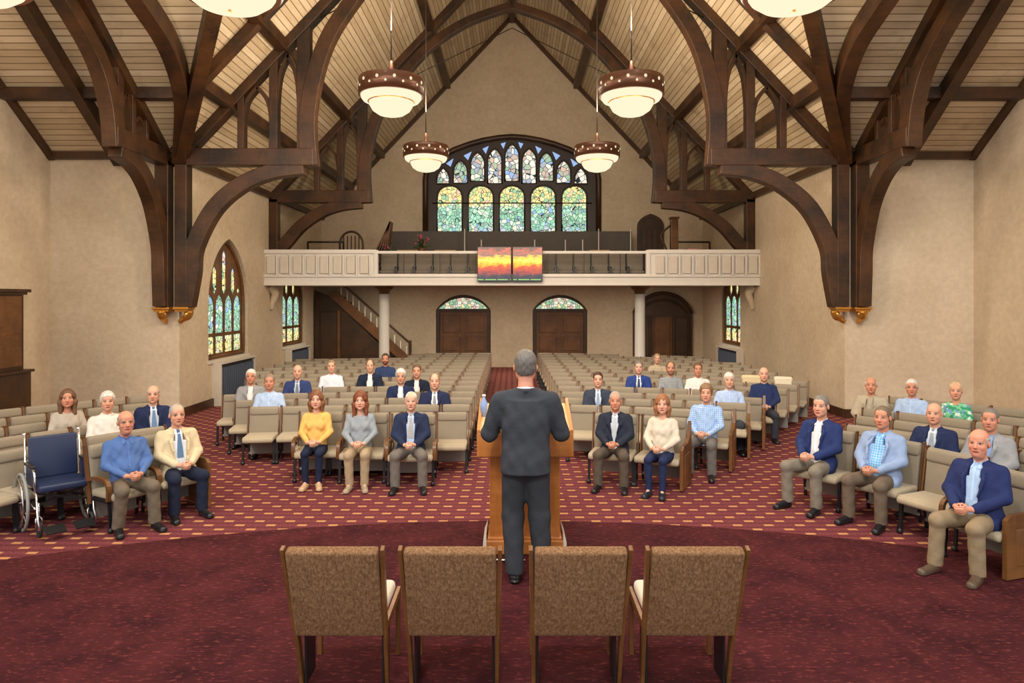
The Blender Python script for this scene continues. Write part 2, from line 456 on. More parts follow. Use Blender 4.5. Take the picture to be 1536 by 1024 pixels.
# back wall: gable with the great window and the door openings
GW = 3.0
gz0, gzs, gza = 4.70, 6.75, 8.05
def gwin(off, z0=gz0):
    # flat-topped shoulders curving into a segmental top
    w = GW+off
    pts = [(-w, z0), (w, z0)]
    top = [(1.0, 6.55), (.985, 6.85), (.93, 7.1), (.82, 7.35), (.66, 7.6), (.5, 7.78), (.33, 7.92), (.16, 8.01), (0, 8.05)]
    top = [(a*w, b+off) for a, b in top]
    return pts + top + [(-a, b) for a, b in reversed(top[:-1])]
doorholes = [arch(-2.65, -.77, 0, 2.0, 2.52, seg=True), arch(.75, 2.62, 0, 2.0, 2.52, seg=True)]
backo = [(-HW-.4, 0), (HW+.4, 0), (HW+.4, ZE), (HW, ZE), (0, ZR), (-HW, ZE), (-HW-.4, ZE)]
struct(plate('wall_back', backo, [gwin(0)]+doorholes, .4, M['plaster'], FN_XZ(YB+.2)))

# roof: nave slopes (cut by the valleys) and transept slopes
def slab(name, P, mat, t=.12):
    P = [Vector(p) for p in P]; n = (P[1]-P[0]).cross(P[2]-P[0]).normalized()
    if n.z < 0: n = -n
    m = MB(); k = len(P)
    m.add(P+[p+n*t for p in P], [tuple(range(k)), tuple(range(2*k-1, k-1, -1))]+[(i, i+k, (i+1) % k+k, (i+1) % k) for i in range(k)])
    return struct(m.build(name, mat))
for s in (-1, 1):
    slab('ceiling_nave', [(s*HW, YT, ZE), (s*HW, YB, ZE), (0, YB, ZR), (0, YV, ZR)], M['boards_x'])
    slab('ceiling_transept', [(s*XT, YT, ZE), (s*HW, YT, ZE), (0, YV, ZR), (s*XT, YV, ZR)], M['boards_y'])

# trims along wall tops, gable rakes, wall end rakes, baseboards
for s, nm in ((-1, 'left'), (1, 'right')):
    struct(MB().box((s*(HW+XT)/2, YT-.06, ZE+.02), (XT-HW, .12, .16)).build('trim_1', M['trim']))
    struct(MB().box((s*(HW-.06), (YT+YB)/2, ZE-.02), (.12, YB-YT, .16)).build('trim_2', M['trim']))
    struct(MB().sweep([(s*(XT-.06), YT, ZE+.0), (s*(XT-.06), 5.0, ZE+ST*(YT-5)+.0)], .2, .12, (1,0,0)).build('trim_3', M['trim']))
    struct(MB().sweep([(s*HW, YB-.08, ZE-.02), (0, YB-.08, ZR-.02)], .2, .16, (0,1,0)).build('trim_4', M['trim']))
    struct(MB().box((s*(HW-.02), (YT+YB)/2, .09), (.04, YB-YT, .18)).build('baseboard_'+nm, M['trim']))
    struct(MB().box((s*(HW+XT)/2, YT-.02, .09), (XT-HW, .04, .18)).build('baseboard_transept_'+nm, M['trim']))
    # purlins under the nave boards (along the nave) and under the transept boards (across)
def purlin(name_label, pts, w=.2, t=.2, b=(0,0,1)):
    return
for s, nm in ((-1, 'left'), (1, 'right')):
    for lat, y0, txt in ((2.25, YV+(HW-2.25)*0+8.4, 'upper'), (4.55, 10.95, 'middle'), (5.62, 12.55, 'lower')):
        z = ZE+SN*(HW-lat)-.12
        tag(MB().bar((s*lat, y0, z), (s*lat, YB-.1, z), .2, .22).build('roof_purlin', M['timber']),
            f'dark {txt} purlin under the {nm} slope of the nave roof', 'roof beam', 'purlins under the nave roof')
    for y in (12.75, 9.9):
        z = ZE+ST*(YT-y)-.1
        x0 = HW-(YT-y)*ST/SN
        tag(MB().bar((s*x0, y, z), (s*XT, y, z), .2, .2).build('roof_purlin', M['timber']),
            f'dark horizontal purlin across the {nm} transept ceiling, {"lower" if y > 11 else "upper"} one', 'roof beam', 'purlins across the transept ceilings')
    # intermediate rafters in the transept, and one in the nave slope
    for xx, txt in ((7.85, 'nearest the outer wall'),):
        tag(MB().sweep([(s*xx, YT-.05, ZE-.1), (s*xx, 6, ZE+ST*(YT-6)-.1)], .28, .2, (1,0,0)).build('roof_rafter', M['timber']),
            f'dark sloping rafter of the {nm} transept roof, {txt}', 'roof beam', 'plain rafters of the transept roofs')
    tag(MB().sweep([(s*5.6, 12.6, ZE+SN*(HW-5.6)-.1), (s*1.5, 12.6, ZE+SN*(HW-1.5)-.1)], .2, .2, (0,1,0)).build('roof_rafter', M['timber']),
        f'dark rafter on the {nm} nave slope just before the crossing', 'roof beam', 'plain rafters of the nave roof')
    # valley beams
    a = Vector((s*HW, YT, ZE-.1)); b = Vector((0, YV, ZR-.12)); side = Vector((s*SN, SN*HW/(YT-YV)*-1, 0))
    horiz = Vector((b.x-a.x, b.y-a.y, 0)).normalized(); perp = Vector((-horiz.y, horiz.x, 0))
    tag(MB().sweep([a, b], .3, .24, perp).build('valley_beam', M['timber']),
        f'dark valley beam rising from the {nm} corner where nave and transept roofs meet', 'roof beam')
    # crossing arch rib
    P = smoothpath([(s*6.62, 14.0, 5.2), (s*6.2, 13.2, 5.9), (s*5.88, 12.4, 6.3), (s*5.72, 11.6, 6.68), (s*5.7, 10.8, 6.98), (s*5.7, 9.9, 7.25), (s*5.7, 8.5, 7.5), (s*5.7, 7, 7.6)], 6)
    tag(MB().sweep(P, .34, .26, (1, 0, 0)).build('crossing_rib', M['timber']),
        f'curved dark rib springing upward from the {nm} corner of the crossing', 'roof beam')
tag(MB().bar((0, YV+6, ZR-.15), (0, YB, ZR-.15), .18, .25).build('ridge_beam', M['timber']), 'dark ridge beam running along the top of the nave roof', 'roof beam')

# ---------------------------------------------------------------- trusses
def truss_side(root, fn, bdir, L, slope, top, rib, tk=.27, corb=True, postw=.24, nm=''):
    """one side of a hammer-beam truss. u runs out from the wall, z up."""
    def P(lst): return [fn(u, z) for u, z in lst]
    k = L/2.7
    zb = 2.24 if corb else 3.0
    MB().sweep(P([(postw/2, zb), (postw/2, 5.15)]), postw, tk, bdir).build('wall_post', M['timber'], root, bevel=.012)
    br = [(.17, zb+.02), (.27*k+.02, 2.9), (.36*k, 3.45), (.75*k, 4.2), (1.3*k, 4.68), (1.9*k, 4.93), (2.55*k, 5.02)]
    if not corb: br = [(.2, zb+.72), (.45, 3.95), (.85, 4.4), (1.4*k, 4.78), (1.95*k, 4.97), (2.55*k, 5.04)]
    br = smoothpath([fn(u, z) for u, z in br], 6)
    n = len(br)
    MB().sweep(br, [.34-.06*(i/(n-1)) for i in range(n)], tk*.92, bdir).build('curved_brace', M['timber'], root, bevel=.012)
    MB().sweep(P([(0, 5.22), (L+.05, 5.22)]), .34, tk, bdir).build('hammer_beam', M['timber'], root, bevel=.015)
    # principal rafter
    MB().sweep(P([(.0, ZE-.02), (top, ZE-.02+slope*top)]), .34, tk*1.05, bdir).build('principal_rafter', M['timber'], root, bevel=.012)
    # posts and little pointed arches between them
    us = [1.3*k, 1.95*k, 2.55*k]; w = [.13, .17, .26]
    for u, ww in zip(us, w):
        MB().sweep(P([(u, 5.36), (u, ZE+slope*u-.1)]), ww*k if k < 1 else ww, tk*.8, bdir).build('strut', M['timber'], root, bevel=.008)
    for (ua, ub) in ((us[0]+.03, us[1]-.04), (us[1]+.05, us[2]-.09)):
        hz = ZE+slope*(ua+ub)/2-.36
        m = (ua+ub)/2; h0 = 5.36+.45*(hz-5.36)
        for a in (ua, ub):
            pts = smoothpath([fn(a, 5.36), fn(a+(m-a)*.03, h0), fn(a+(m-a)*.3, h0+(hz-h0)*.6), fn(m, hz)], 5)
            MB().sweep(pts, .07, tk*.6, bdir).build('arch_piece', M['timber'], root)
    rb = smoothpath([fn(u, z) for u, z in rib], 6); n = len(rb)
    MB().sweep(rb, [.34-.14*(i/(n-1)) for i in range(n)], tk*.95, bdir).build('arched_rib', M['timber'], root, bevel=.012)

ribN = [(2.66, 5.05), (2.63, 6.1), (2.9, 7.3), (3.4, 8.2), (4.33, 9.3), (5.44, 10.05), (6.7, 10.5)]
for i, (Y, txt, corb) in enumerate(((14.02, 'great dark timber hammer beam truss at the mouth of the nave', True), (19.4, 'dark timber hammer beam truss above the balcony front', False))):
    root = empty('roof_truss', (0, Y, 0), label=txt, cat='roof truss', group='hammer beam trusses spanning the nave')
    for s in (-1, 1):
        fn = lambda u, z, s=s: (s*(HW-u), 0, z)
        rb = ribN
        truss_side(root, fn, (0,1,0), 2.7, SN, HW, rb, corb=corb)
    MB().tube([(-3.9, 0, 8.0), (0, 0, 9.9)], .012, 6).build('tie_rod', M['iron'], root)
    MB().tube([(3.9, 0, 8.0), (0, 0, 9.9)], .012, 6).build('tie_rod', M['iron'], root)
    MB().tube([(0, 0, 12.1), (0, 0, 10.4)], .012, 6).build('tie_rod', M['iron'], root)
ribT = [(1.86, 5.05), (1.98, 5.7), (2.34, 6.35), (3.05, 6.9), (4.2, 7.5), (5.6, 8.2)]
for s, nm in ((-1, 'left'), (1, 'right')):
    root = empty('transept_truss', (s*6.95, YT, 0), label=f'dark timber hammer beam truss reaching into the {nm} transept', cat='roof truss', group='trusses of the transepts')
    fn = lambda u, z: (0, -u, z)
    truss_side(root, fn, (1,0,0), 1.95, ST, 8.5, ribT)
# corbels
for s, nm in ((-1, 'left'), (1, 'right')):
    for which, (cx, cy, dx, dy) in (('nave', (s*(HW-.13), 14.02, .3, .34)), ('transept', (s*6.95, YT-.13, .34, .3))):
        c = empty('gilded_corbel', (cx, cy, 1.93), label=f'gilded corbel under the {which} side post at the {nm} corner', cat='corbel', group='gilded corbels')
        MB().box((0, 0, .28), (dx, dy, .05)).box((0, 0, .235), (dx*.85, dy*.85, .04)).build('cap', M['gold'], c, bevel=.008)
        sx, sy = (s, 0) if which == 'nave' else (0, 1)
        P = smoothpath([(sx*-.1, sy*-.1, .22), (sx*-.08, sy*-.08, .12), (sx*.02, sy*.02, .06), (sx*.09, sy*.09, .0)], 4)
        m = MB().tube(P, [.09-.05*i/(len(P)-1) for i in range(len(P))], 10)
        m.tube([(sx*-.1+sy*.07, sy*-.1+abs(sx)*.07, .2), (sx*-.03+sy*.04, abs(sx)*.04-sy*.03, .1), (0, 0, .04)], .035, 8)
        m.tube([(sx*-.1-sy*.07, sy*-.1-abs(sx)*.07, .2), (sx*-.03-sy*.04, -abs(sx)*.04-sy*.03, .1), (0, 0, .04)], .035, 8)
        m.build('scroll', M['gold'], c)

# ---------------------------------------------------------------- great window
gw = empty('window_1', (0, YB+.1, 0)); gw['kind'] = 'structure'
lan = []
for i in range(5):
    cx = (i-2)*1.095
    lan.append(arch(cx-.44, cx+.44, 4.76, 5.98, 6.38))
ups = []
def uparch(cx, w, z0, zs, za): return arch(cx-w, cx+w, z0, zs, za, True)
hts = [7.72, 7.5, 7.36, 7.05, 6.72+.2]
for j in range(-4, 5):
    cx = j*.605; a = abs(j)
    za = [7.84, 7.68, 7.55, 7.27, 7.0][a]; z0 = [6.54, 6.46, 6.54, 6.46, 6.44][a]
    w = .25 if a < 4 else .225
    ups.append(uparch(cx, w, z0, za-.42, za))
sp = [[(.30, 7.68), (.40, 7.86), (.22, 7.91)], [(.92, 7.5), (1.04, 7.68), (.82, 7.78)], [(1.55, 7.28), (1.70, 7.44), (1.42, 7.58)], [(2.16, 7.05), (2.32, 7.16), (2.06, 7.34)]]
sps = sp+[[(-a, b) for a, b in reversed(q)] for q in sp]
fnw = lambda u, v, d: (u, d, v)
plate('tracery', [(-GW+.01, gz0), (GW-.01, gz0), (GW-.01, 6.42), (-GW+.01, 6.42)], lan, .12, M['lead'], fnw, gw)
gtop = [(-GW+.01, 6.42)]+[(GW-.01, 6.42)]+gwin(-.01)[2:]
plate('tracery', gtop, ups, .1, M['lead'], fnw, gw)
m = MB()
for hole in lan+ups:
    P = [Vector((u, -.07, v)) for u, v in hole]
    m.tube(P, .035, 6, closed=True)
m.build('mullion_moulding', M['lead'], gw)
ring = gwin(.04); ring = [Vector((u, -.14, v)) for u, v in ring]
MB().tube(ring[1:]+[ring[0]], .1, 8, closed=False).build('window_frame', M['darkdoor'], gw)
for i, hole in enumerate(lan):
    MB().prism(hole, lambda u, v, d: (u, d, v), .0, .02).build('glass_pane', M['glass_lower'], gw)
for hole in ups:
    MB().prism(hole, lambda u, v, d: (u, d, v), .0, .02).build('glass_pane', M['glass_upper'], gw)
for hole in sps:
    MB().prism(hole, lambda u, v, d: (u, d, v), -.062, -.045).build('glass_pane', M['glass_blue'], gw)
MB().tube([(-2.8, -.12, 5.76), (2.8, -.12, 5.76)], .022, 6).build('cross_bar', M['iron'], gw)

# side windows
def side_window(name, s, y0, y1, z0, zs, za, nl):
    w = empty(name, (s*(HW+.17), 0, 0)); w['kind'] = 'structure'
    fny = lambda u, v, d: (d, u, v)
    holes = []; n = nl; fw = .1; wid = (y1-y0-2*fw); lw = wid/n
    hb = z0+.55
    for i in range(n):
        a = y0+fw+i*lw+.035; b = y0+fw+(i+1)*lw-.035
        holes.append([(a, z0+.12), (b, z0+.12), (b, hb-.04), (a, hb-.04)])
        holes.append(arch(a, b, hb+.04, zs-.1, zs+.2, True))
    cy = (y0+y1)/2
    for j in range(n+1):                       # upper daggers
        c = y0+fw+j*lw
        if j in (0, n): c += .19*(1 if j == 0 else -1)
        t = abs(c-cy)/((y1-y0)/2); top = za-.25-(za-zs-.15)*t**1.6
        b0 = zs+.24
        if top-b0 > .12: holes.append([(c, b0-.08), (c+.13, b0+.1), (c+.12, top-.12), (c, top), (c-.12, top-.12), (c-.13, b0+.1)])
    plate('window_frame', arch(y0-.03, y1+.03, z0, zs, za+.02, True), holes, .1, M['door'], fny, w)
    P = [Vector((-s*.06, u, v)) for u, v in arch(y0+.05, y1-.05, z0+.05, zs, za-.06, True)]
    MB().tube(P, .05, 6, closed=True).build('frame_moulding', M['door'], w)
    for hole in holes: MB().prism(hole, lambda u, v, d: (d, u, v), -.015, .015).build('glass_pane', M['glass_side'], w)
    MB().box((-s*.08, cy, z0-.03), (.26, y1-y0+.1, .07)).build('window_sill', M['railpaint'], w)
    return w
side_window('window_2', -1, wy0, wy1, wz0, wzs, wza, 4)
side_window('window_3', -1, vy0, vy1, .98, 2.3, 3.4, 3)
side_window('window_4', 1, 20.55, 22.5, .98, 2.3, 3.4, 3)

# radiators
def radiator(x, y0, y1, z1, s, label):
    r = empty('radiator', (x, (y0+y1)/2, 0), label=label, cat='radiator', group='grey blue radiators against the nave walls')
    L = y1-y0
    MB().box((0, 0, .08+(z1-.08)/2), (.12, L, z1-.1)).build('body', M['radslot'], r)
    n = int(L/.12); m = MB()
    for i in range(n): m.box((-s*.07, -L/2+.06+i*(L-.12)/(n-1), .1+(z1-.2)/2), (.05, .055, z1-.22))
    m.build('fins', M['radiator'], r)
    MB().box((-s*.02, 0, z1), (.24, L+.1, .04)).build('top_shelf', M['railpaint'], r)
    for e in (-1, 1): MB().box((-s*.02, e*(L/2+.03), z1/2), (.2, .05, z1)).build('end_panel', M['railpaint'], r)
radiator(-HW+.08, 15.7, 17.7, .95, -1, 'slatted grey blue radiator under the tall pointed side window')
radiator(-HW+.08, 20.7, 22.5, .9, -1, 'dark blue radiator under the left window beneath the balcony')
radiator(HW-.08, 20.3, 22.2, .9, 1, 'dark blue radiator under the right window beneath the balcony')

# ---------------------------------------------------------------- doors in the back wall
def double_door(name, x0, x1):
    d = empty(name, ((x0+x1)/2, YB+.06, 0)); d['kind'] = 'structure'
    w = (x1-x0)/2; fnd = lambda u, v, q: (u, q, v)
    fr = plate('door_frame', arch(-w-.02, w+.02, 0, 2.0, 2.54, seg=True), [[(-w+.1, 0.02), (w-.1, .02), (w-.1, 1.94), (-w+.1, 1.94)], arch(-w+.09, w-.09, 2.05, 2.06, 2.43, seg=True)], .12, M['darkdoor'], fnd, d)
    MB().prism(arch(-w+.09, w-.09, 2.04, 2.06, 2.44, seg=True), fnd, 0, .02).build('fanlight', M['glass_fan'], d)
    for s in (-1, 1):
        lf = MB().box((s*(w-.1)/2, .03, .98), (w-.102, .05, 1.93)).build('door_leaf', M['door'], d)
        for z, hh in ((.3, .36), (.82, .5), (1.52, .62)):
            MB().box((s*(w-.1)/2, -.005, z), (w-.33, .03, hh)).build('raised_panel', M['door'], lf, bevel=.02)
        MB().tube([(s*.1, -.03, 1.0), (s*.1, -.06, 1.02), (s*.1, -.06, 1.14), (s*.1, -.03, 1.16)], .012, 6).build('door_handle', M['gold'], lf)
double_door('door_1', -2.65, -.77)
double_door('door_2', .75, 2.62)
# dark panelled triple door on the right, standing proud of the wall
d = empty('door_3', (5.28, YB-.02, 0)); d['kind'] = 'structure'
fnd = lambda u, v, q: (u, q, v)
plate('door_frame', arch(-1.04, 1.04, 0, 1.9, 2.62, seg=True), [[(-.96, .02), (-.4, .02), (-.4, 1.8), (-.96, 1.8)], [(-.34, .02), (.34, .02), (.34, 1.8), (-.34, 1.8)], [(.4, .02), (.96, .02), (.96, 1.8), (.4, 1.8)]], .16, M['darkdoor'], fnd, d)
for (a, b, mt) in ((-.96, -.4, 'darkdoor'), (-.34, .34, 'door'), (.4, .96, 'darkdoor')):
    lf = MB().box(((a+b)/2, .04, .91), (b-a, .05, 1.8)).build('door_leaf', M[mt], d)
    MB().box(((a+b)/2, .0, 1.0), (b-a-.16, .04, 1.45)).build('raised_panel', M[mt], lf, bevel=.015)
P = [Vector((u, -.1, v)) for u, v in arch(-1.02, 1.02, 1.9, 1.91, 2.6, seg=True)[2:]]
MB().tube(P, .06, 8).build('arch_moulding', M['darkdoor'], d)
P = [Vector((u, -.08, v)) for u, v in arch(-.85, .85, 1.85, 1.9, 2.35, seg=True)[2:]]
MB().tube(P, .04, 8).build('arch_moulding', M['darkdoor'], d)

# ---------------------------------------------------------------- balcony
YBF = 18.95; ZS = 2.76
bal = empty('balcony', (0, YBF, 0), label='white panelled balcony across the back of the nave', cat='balcony')
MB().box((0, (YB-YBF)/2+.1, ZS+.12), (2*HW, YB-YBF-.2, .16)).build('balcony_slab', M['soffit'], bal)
MB().box((0, .05, ZS+.13), (2*HW, .14, .26)).box((0, -.04, ZS+.25), (2*HW, .06, .04)).box((0, -.03, ZS+.02), (2*HW, .05, .04)).build('fascia', M['white'], bal)
X1 = 3.68
for s in (-1, 1):
    xm = s*(X1+HW)/2; W = HW-X1
    rp = MB().box((xm, .06, ZS+.26+.33), (W, .08, .66)).box((xm, .04, 3.68), (W, .16, .1)).box((s*X1, .04, ZS+.6), (.1, .14, .72)).build('parapet', M['white'], bal)
    for i in range(8):
        xx = s*(X1+.14+(i+.5)*(W-.14)/8)
        m = MB(); w2 = (W-.14)/8/2-.015
        MB().box((xx, -.02, ZS+.56), (2*w2-.1, .06, .48)).build('raised_panel', M['railpaint'], rp, bevel=.02)
        MB().box((xx+w2, -.015, ZS+.56), (.045, .08, .56)).build('panel_stile', M['white'], rp)
MB().box((0, .04, 3.66), (2*X1, .1, .07)).build('hand_rail', M['white'], bal)
MB().box((0, .04, ZS+.29), (2*X1, .1, .05)).build('bottom_rail', M['white'], bal)
for i in range(1, 4):
    for s in (-1, 1): MB().box((s*i*.98, .08, 3.34), (.02, .02, .62)).build('rail_post', M['iron'], bal)
# plaster brackets at the ends under the balcony
for s, nm in ((-1, 'left'), (1, 'right')):
    P = smoothpath([(s*(HW-.02), YBF+.45, 2.74), (s*(HW-.14), YBF+.45, 2.55), (s*(HW-.06), YBF+.45, 2.3), (s*(HW-.03), YBF+.45, 2.1)], 4)
    tag(MB().tube(P, [.15-.1*i/(len(P)-1) for i in range(len(P))], 8).build('plaster_bracket', M['plaster']), f'carved plaster bracket under the {nm} end of the balcony', 'bracket')
# columns
for s, nm in ((-1, 'left'), (1, 'right')):
    cx = s*3.68
    c = empty('column', (cx, YBF+1.2, 0), label=f'slender white round column under the {nm} half of the balcony', cat='column', group='white columns under the balcony')
    MB().lathe([(.0, 0), (.24, 0), (.24, .12), (.19, .16), (.15, .2), (.145, 2.0), (.14, 2.56), (.0, 2.56)], seg=28).build('shaft', M['white'], c)
    MB().lathe([(.0, 2.54), (.15, 2.54), (.16, 2.6), (.2, 2.66), (.26, 2.7), (.26, 2.76), (0, 2.76)], seg=28).build('capital', M['door'], c)

# two landscape screens hung on the balcony front
for i, (xa, xb, txt) in enumerate(((-.93, -.015, 'left'), (.015, .82, 'right'))):
    sct = empty('sunset_screen', ((xa+xb)/2, YBF-.16, 2.86), label=f'{txt} one of two sunset pictures hung side by side on the balcony', cat='screen', group='sunset pictures on the balcony front')
    w = xb-xa
    MB().box((0, .03, .47), (w, .05, .94)).build('casing', M['black'], sct)
    MB().box((0, -.0, .47), (w-.03, .012, .91)).build('picture', M['sunset'], sct)
# ---------------------------------------------------------------- on the balcony
ZL = ZS+.2
lowwall = MB().box((0, YB-.9, (ZL+4.68)/2), (8.1, .12, 4.68-ZL))
for i in range(9): lowwall.box((-3.6+i*.9, YB-.97, 3.9), (.05, .03, 1.5))
tag(lowwall.build('gallery_screen', simple('dark_gallery_wood', srgb(84,76,68), .6, var=.1, nscale=5)), 'long dark grey panelled screen below the great window', 'panelling')
for i, xx in enumerate((-1.4, -1.33+.66*-1+.0, -1.72+.1, 2.2, 1.43, 2.7, 3.3, 3.95)):
    pass
for i, (px, dd) in enumerate(((697, 23), (722, 22.5), (802, 22.5), (848, 22.5), (874, 22.5), (898, 23), (946, 23))):
    x = (px-768)*dd/F
    tag(MB().tube([(x, dd, ZL), (x, dd, 4.5-.4*(dd < 22.8)+.2)], .02, 8).tube([(x-.0, dd, ZL), (x, dd, ZL+.02)], .05, 8).build('white_post', M['white']), 'thin white upright post standing in the balcony', 'post', 'thin white posts in the balcony')
# folding panels leaning, arched chair back, railings, flowers
lp = empty('leaning_panels', (-4.15, 22.0, ZL), label='stack of tall brown folding panels leaning on the balcony', cat='panels')
for i in range(5):
    MB().box((-.08+i*.085, 0, .93), (.04, .5, 1.85), mat=Matrix.Rotation(R(26-i*5), 3, 'Y')).build('panel', M['door'], lp)
ch = empty('arched_chair', (-5.05, 22.0, ZL), label='dark wooden seat with arched spindle back on the balcony', cat='chair')
P = [Vector((.36*math.cos(PI*i/16), 0, 1.15+.4*math.sin(PI*i/16))) for i in range(17)]
MB().tube([Vector((.36, 0, 0))]+P+[Vector((-.36, 0, 0))], .035, 8).build('arched_back', M['darkdoor'], ch)
m = MB()
for i in range(5): m.tube([(-.24+i*.12, 0, .45), (-.24+i*.12, 0, 1.42)], .018, 6)
m.build('spindles', M['darkdoor'], ch)
MB().box((0, -.2, .45), (.72, .45, .06)).build('seat', M['wicker'], ch)
for s, nm, x0, x1 in ((-1, 'left', -6.3, -5.2), (1, 'right', 4.9, 6.1)):
    r = MB()
    r.tube([(x0, 21.6, 4.15), (x1, 21.6, 4.15)], .03, 8).tube([(x0, 21.6, ZL), (x0, 21.6, 4.15)], .03, 8).tube([(x1, 21.6, ZL), (x1, 21.6, 4.15)], .03, 8).tube([(x0, 21.6, 3.75), (x1, 21.6, 3.75)], .02, 8)
    tag(r.build('iron_railing', M['iron']), f'short dark iron railing on the {nm} of the balcony', 'railing', 'iron railings on the balcony')
def flowers(x, y, z, label, sc_=1.0):
    f = empty('flower_arrangement', (x, y, z), label=label, cat='flowers')
    MB().lathe([(0, 0), (.08, 0), (.12, .16), (.1, .2), (0, .2)], seg=14).build('pot', M['door'], f)
    m = MB(); rnd = random.Random(int(x*10))
    for i in range(26):
        a = rnd.random()*6.28; r = rnd.random()*.2*sc_; zz = .25+rnd.random()*.3*sc_
        m.lathe([(0, -.03), (.03, -.01), (.035, .01), (0, .03)], (r*math.cos(a), r*math.sin(a), zz), 6)
    m.build('blossoms', M['pink'], f)
    m = MB()
    for i in range(20):
        a = rnd.random()*6.28; r = .1+rnd.random()*.2*sc_; zz = .2+rnd.random()*.35*sc_
        m.tube([(0, 0, .15), (r*math.cos(a)*.6, r*math.sin(a)*.6, zz), (r*math.cos(a), r*math.sin(a), zz)], [.012, .02, .003], 5)
    m.build('leaves', M['leafgreen'], f)
flowers(-2.75, 21.3, 3.75, 'pink flower arrangement on a stand left of the screens', 1.1)
flowers(-4.1+.35, 21.0, 3.55, 'small pink flowers beside the leaning panels', .7)
for x, zt, lb in ((-2.75, 3.75, 'plain wooden stand under the pink flower arrangement'), (-3.75, 3.55, 'plain wooden stand under the small pink flowers')):
    yy = 21.3 if x > -3 else 21.0
    tag(MB().box((x, yy, zt-.02), (.4, .4, .04)).box((x, yy, (ZL+zt)/2), (.08, .08, zt-ZL)).box((x, yy, ZL+.02), (.3, .3, .04)).build('flower_stand', M['oak']), lb, 'stand')
# pointed door and posts at the right of the gallery
d = empty('door_4', (4.85, YB-.05, ZL)); d['kind'] = 'structure'
plate('door_frame', arch(-.46, .46, 0, 1.95, 2.42, True), [arch(-.36, .36, .02, 1.9, 2.28, True)], .12, M['darkdoor'], fnd, d)
MB().prism(arch(-.36, .36, .02, 1.9, 2.28, True), fnd, 0, .04).build('door_leaf', M['darkdoor'], d)
for i in range(3): MB().box((-.2+i*.2, -.02, 1.0), (.12, .03, 1.7)).build('raised_panel', M['darkdoor'], d, bevel=.01)
nl = empty('wooden_post', (5.0, 21.6, ZL), label='upright brown wooden newel post beside the gallery door', cat='post')
MB().box((0, 0, .95), (.22, .22, 1.9)).build('shaft', M['door'], nl, bevel=.015)
MB().box((0, 0, 1.93), (.28, .28, .06)).build('cap', M['door'], nl, bevel=.01)
MB().tube(smoothpath([(-.1, 0, .5), (-.25, 0, 1.0), (-.4, 0, 1.4), (-.05, 0, 1.75)], 5), .03, 8).build('curved_rail', M['darkdoor'], nl)
tag(MB().box((5.45, 21.2, ZL+.48), (.34, .3, .96)).build('pink_box', simple('faded_pink', srgb(200,140,136), .8)), 'faded pink box standing near the right railing of the balcony', 'box')
for i, (x, lb) in enumerate(((-3.05, 'left of the screens'), (-1.95, 'just left of the screens'), (2.55, 'right of the screens'))):
    t = empty('gallery_table', (x, 20.6, ZL), label=f'small tan wooden table on the balcony {lb}', cat='table', group='tan tables on the balcony')
    MB().box((0, 0, .84), (.6, .4, .05)).build('table_top', M['wicker'], t)
    for a in (-.25, .25):
        for b in (-.15, .15): MB().box((a, b, .41), (.04, .04, .82)).build('leg', M['wicker'], t)

# staircase under the balcony, left
st = empty('staircase', (-4.6, YB-.9, 0), label='dark wooden staircase with balusters climbing left under the balcony', cat='staircase')
n = 13; run = .2; x_lo = 1.25; rise = .19
lo = Vector((x_lo, 0, .25)); 
def sx(i): return x_lo-.1-i*run
for i in range(n):
    MB().box((sx(i)-run/2+.02, .35, .19*(i+1)+.02-.05), (run+.05, .95, .045)).build('tread', M['black'], st)
    MB().box((sx(i), .35, .19*(i+1)-.1), (.03, .9, .16)).build('riser', M['darkdoor'], st)
    if i < n-1: MB().tube([(sx(i)-run/2, -.14, .19*(i+1)), (sx(i)-run/2, -.14, .19*(i+1)+.62)], .022, 6).build('baluster', M['railpaint'] if i % 1 == 0 else M['darkdoor'], st)
slope_dir = (-(n*run), n*.19)
MB().sweep([(x_lo+.05, -.16, .12), (x_lo-.1-n*run, -.16, .12+n*.19+.02)], .3, .06, (0,1,0)).build('stringer', M['door'], st)
MB().sweep([(x_lo-.1, -.14, .92), (x_lo-.1-(n-.6)*run, -.14, .92+(n-1)*.19-.1)], .07, .08, (0,1,0)).build('hand_rail', M['darkdoor'], st)
MB().box((x_lo-.08, -.14, .5), (.1, .1, 1.0)).build('newel_post', M['darkdoor'], st)
pan = [(x_lo-.3, 0), (x_lo-.3, .05), (x_lo-.1-n*run, .05+n*.19-.05), (-2.05, 2.7), (-2.05, 0)]
MB().prism(pan, lambda u, v, q: (u, q, v), -.12, -.08).build('side_panel', M['darkdoor'], st)
cd2 = MB().box((-1.55, -.16, .98), (.55, .05, 1.95)).build('closet_door', M['darkdoor'], st, bevel=.01)
MB().box((-1.22, -.17, 1.0), (.08, .08, 2.0)).build('door_post', M['door'], st)

# tall dark cabinet on the left wall
cb = empty('tall_cabinet', (-XT+.02, 12.4, 0), label='tall dark wooden cabinet with cornice against the far left wall', cat='cabinet')
MB().box((.1, 0, .52), (.3, 1.5, 1.04)).box((.12, 0, 1.06), (.36, 1.56, .05)).build('base_cupboard', M['darkdoor'], cb, bevel=.01)
MB().box((.06, 0, 1.8), (.2, 1.35, 1.45)).build('body', M['darkdoor'], cb, bevel=.01)
MB().box((.08, 0, 2.55), (.32, 1.55, .06)).box((.07, 0, 2.5), (.26, 1.45, .05)).build('cornice', M['darkdoor'], cb, bevel=.01)
for q in (-1, 1): MB().box((.165, q*.33, 1.8), (.02, .55, 1.3)).build('door_panel', M['door'], cb, bevel=.008)

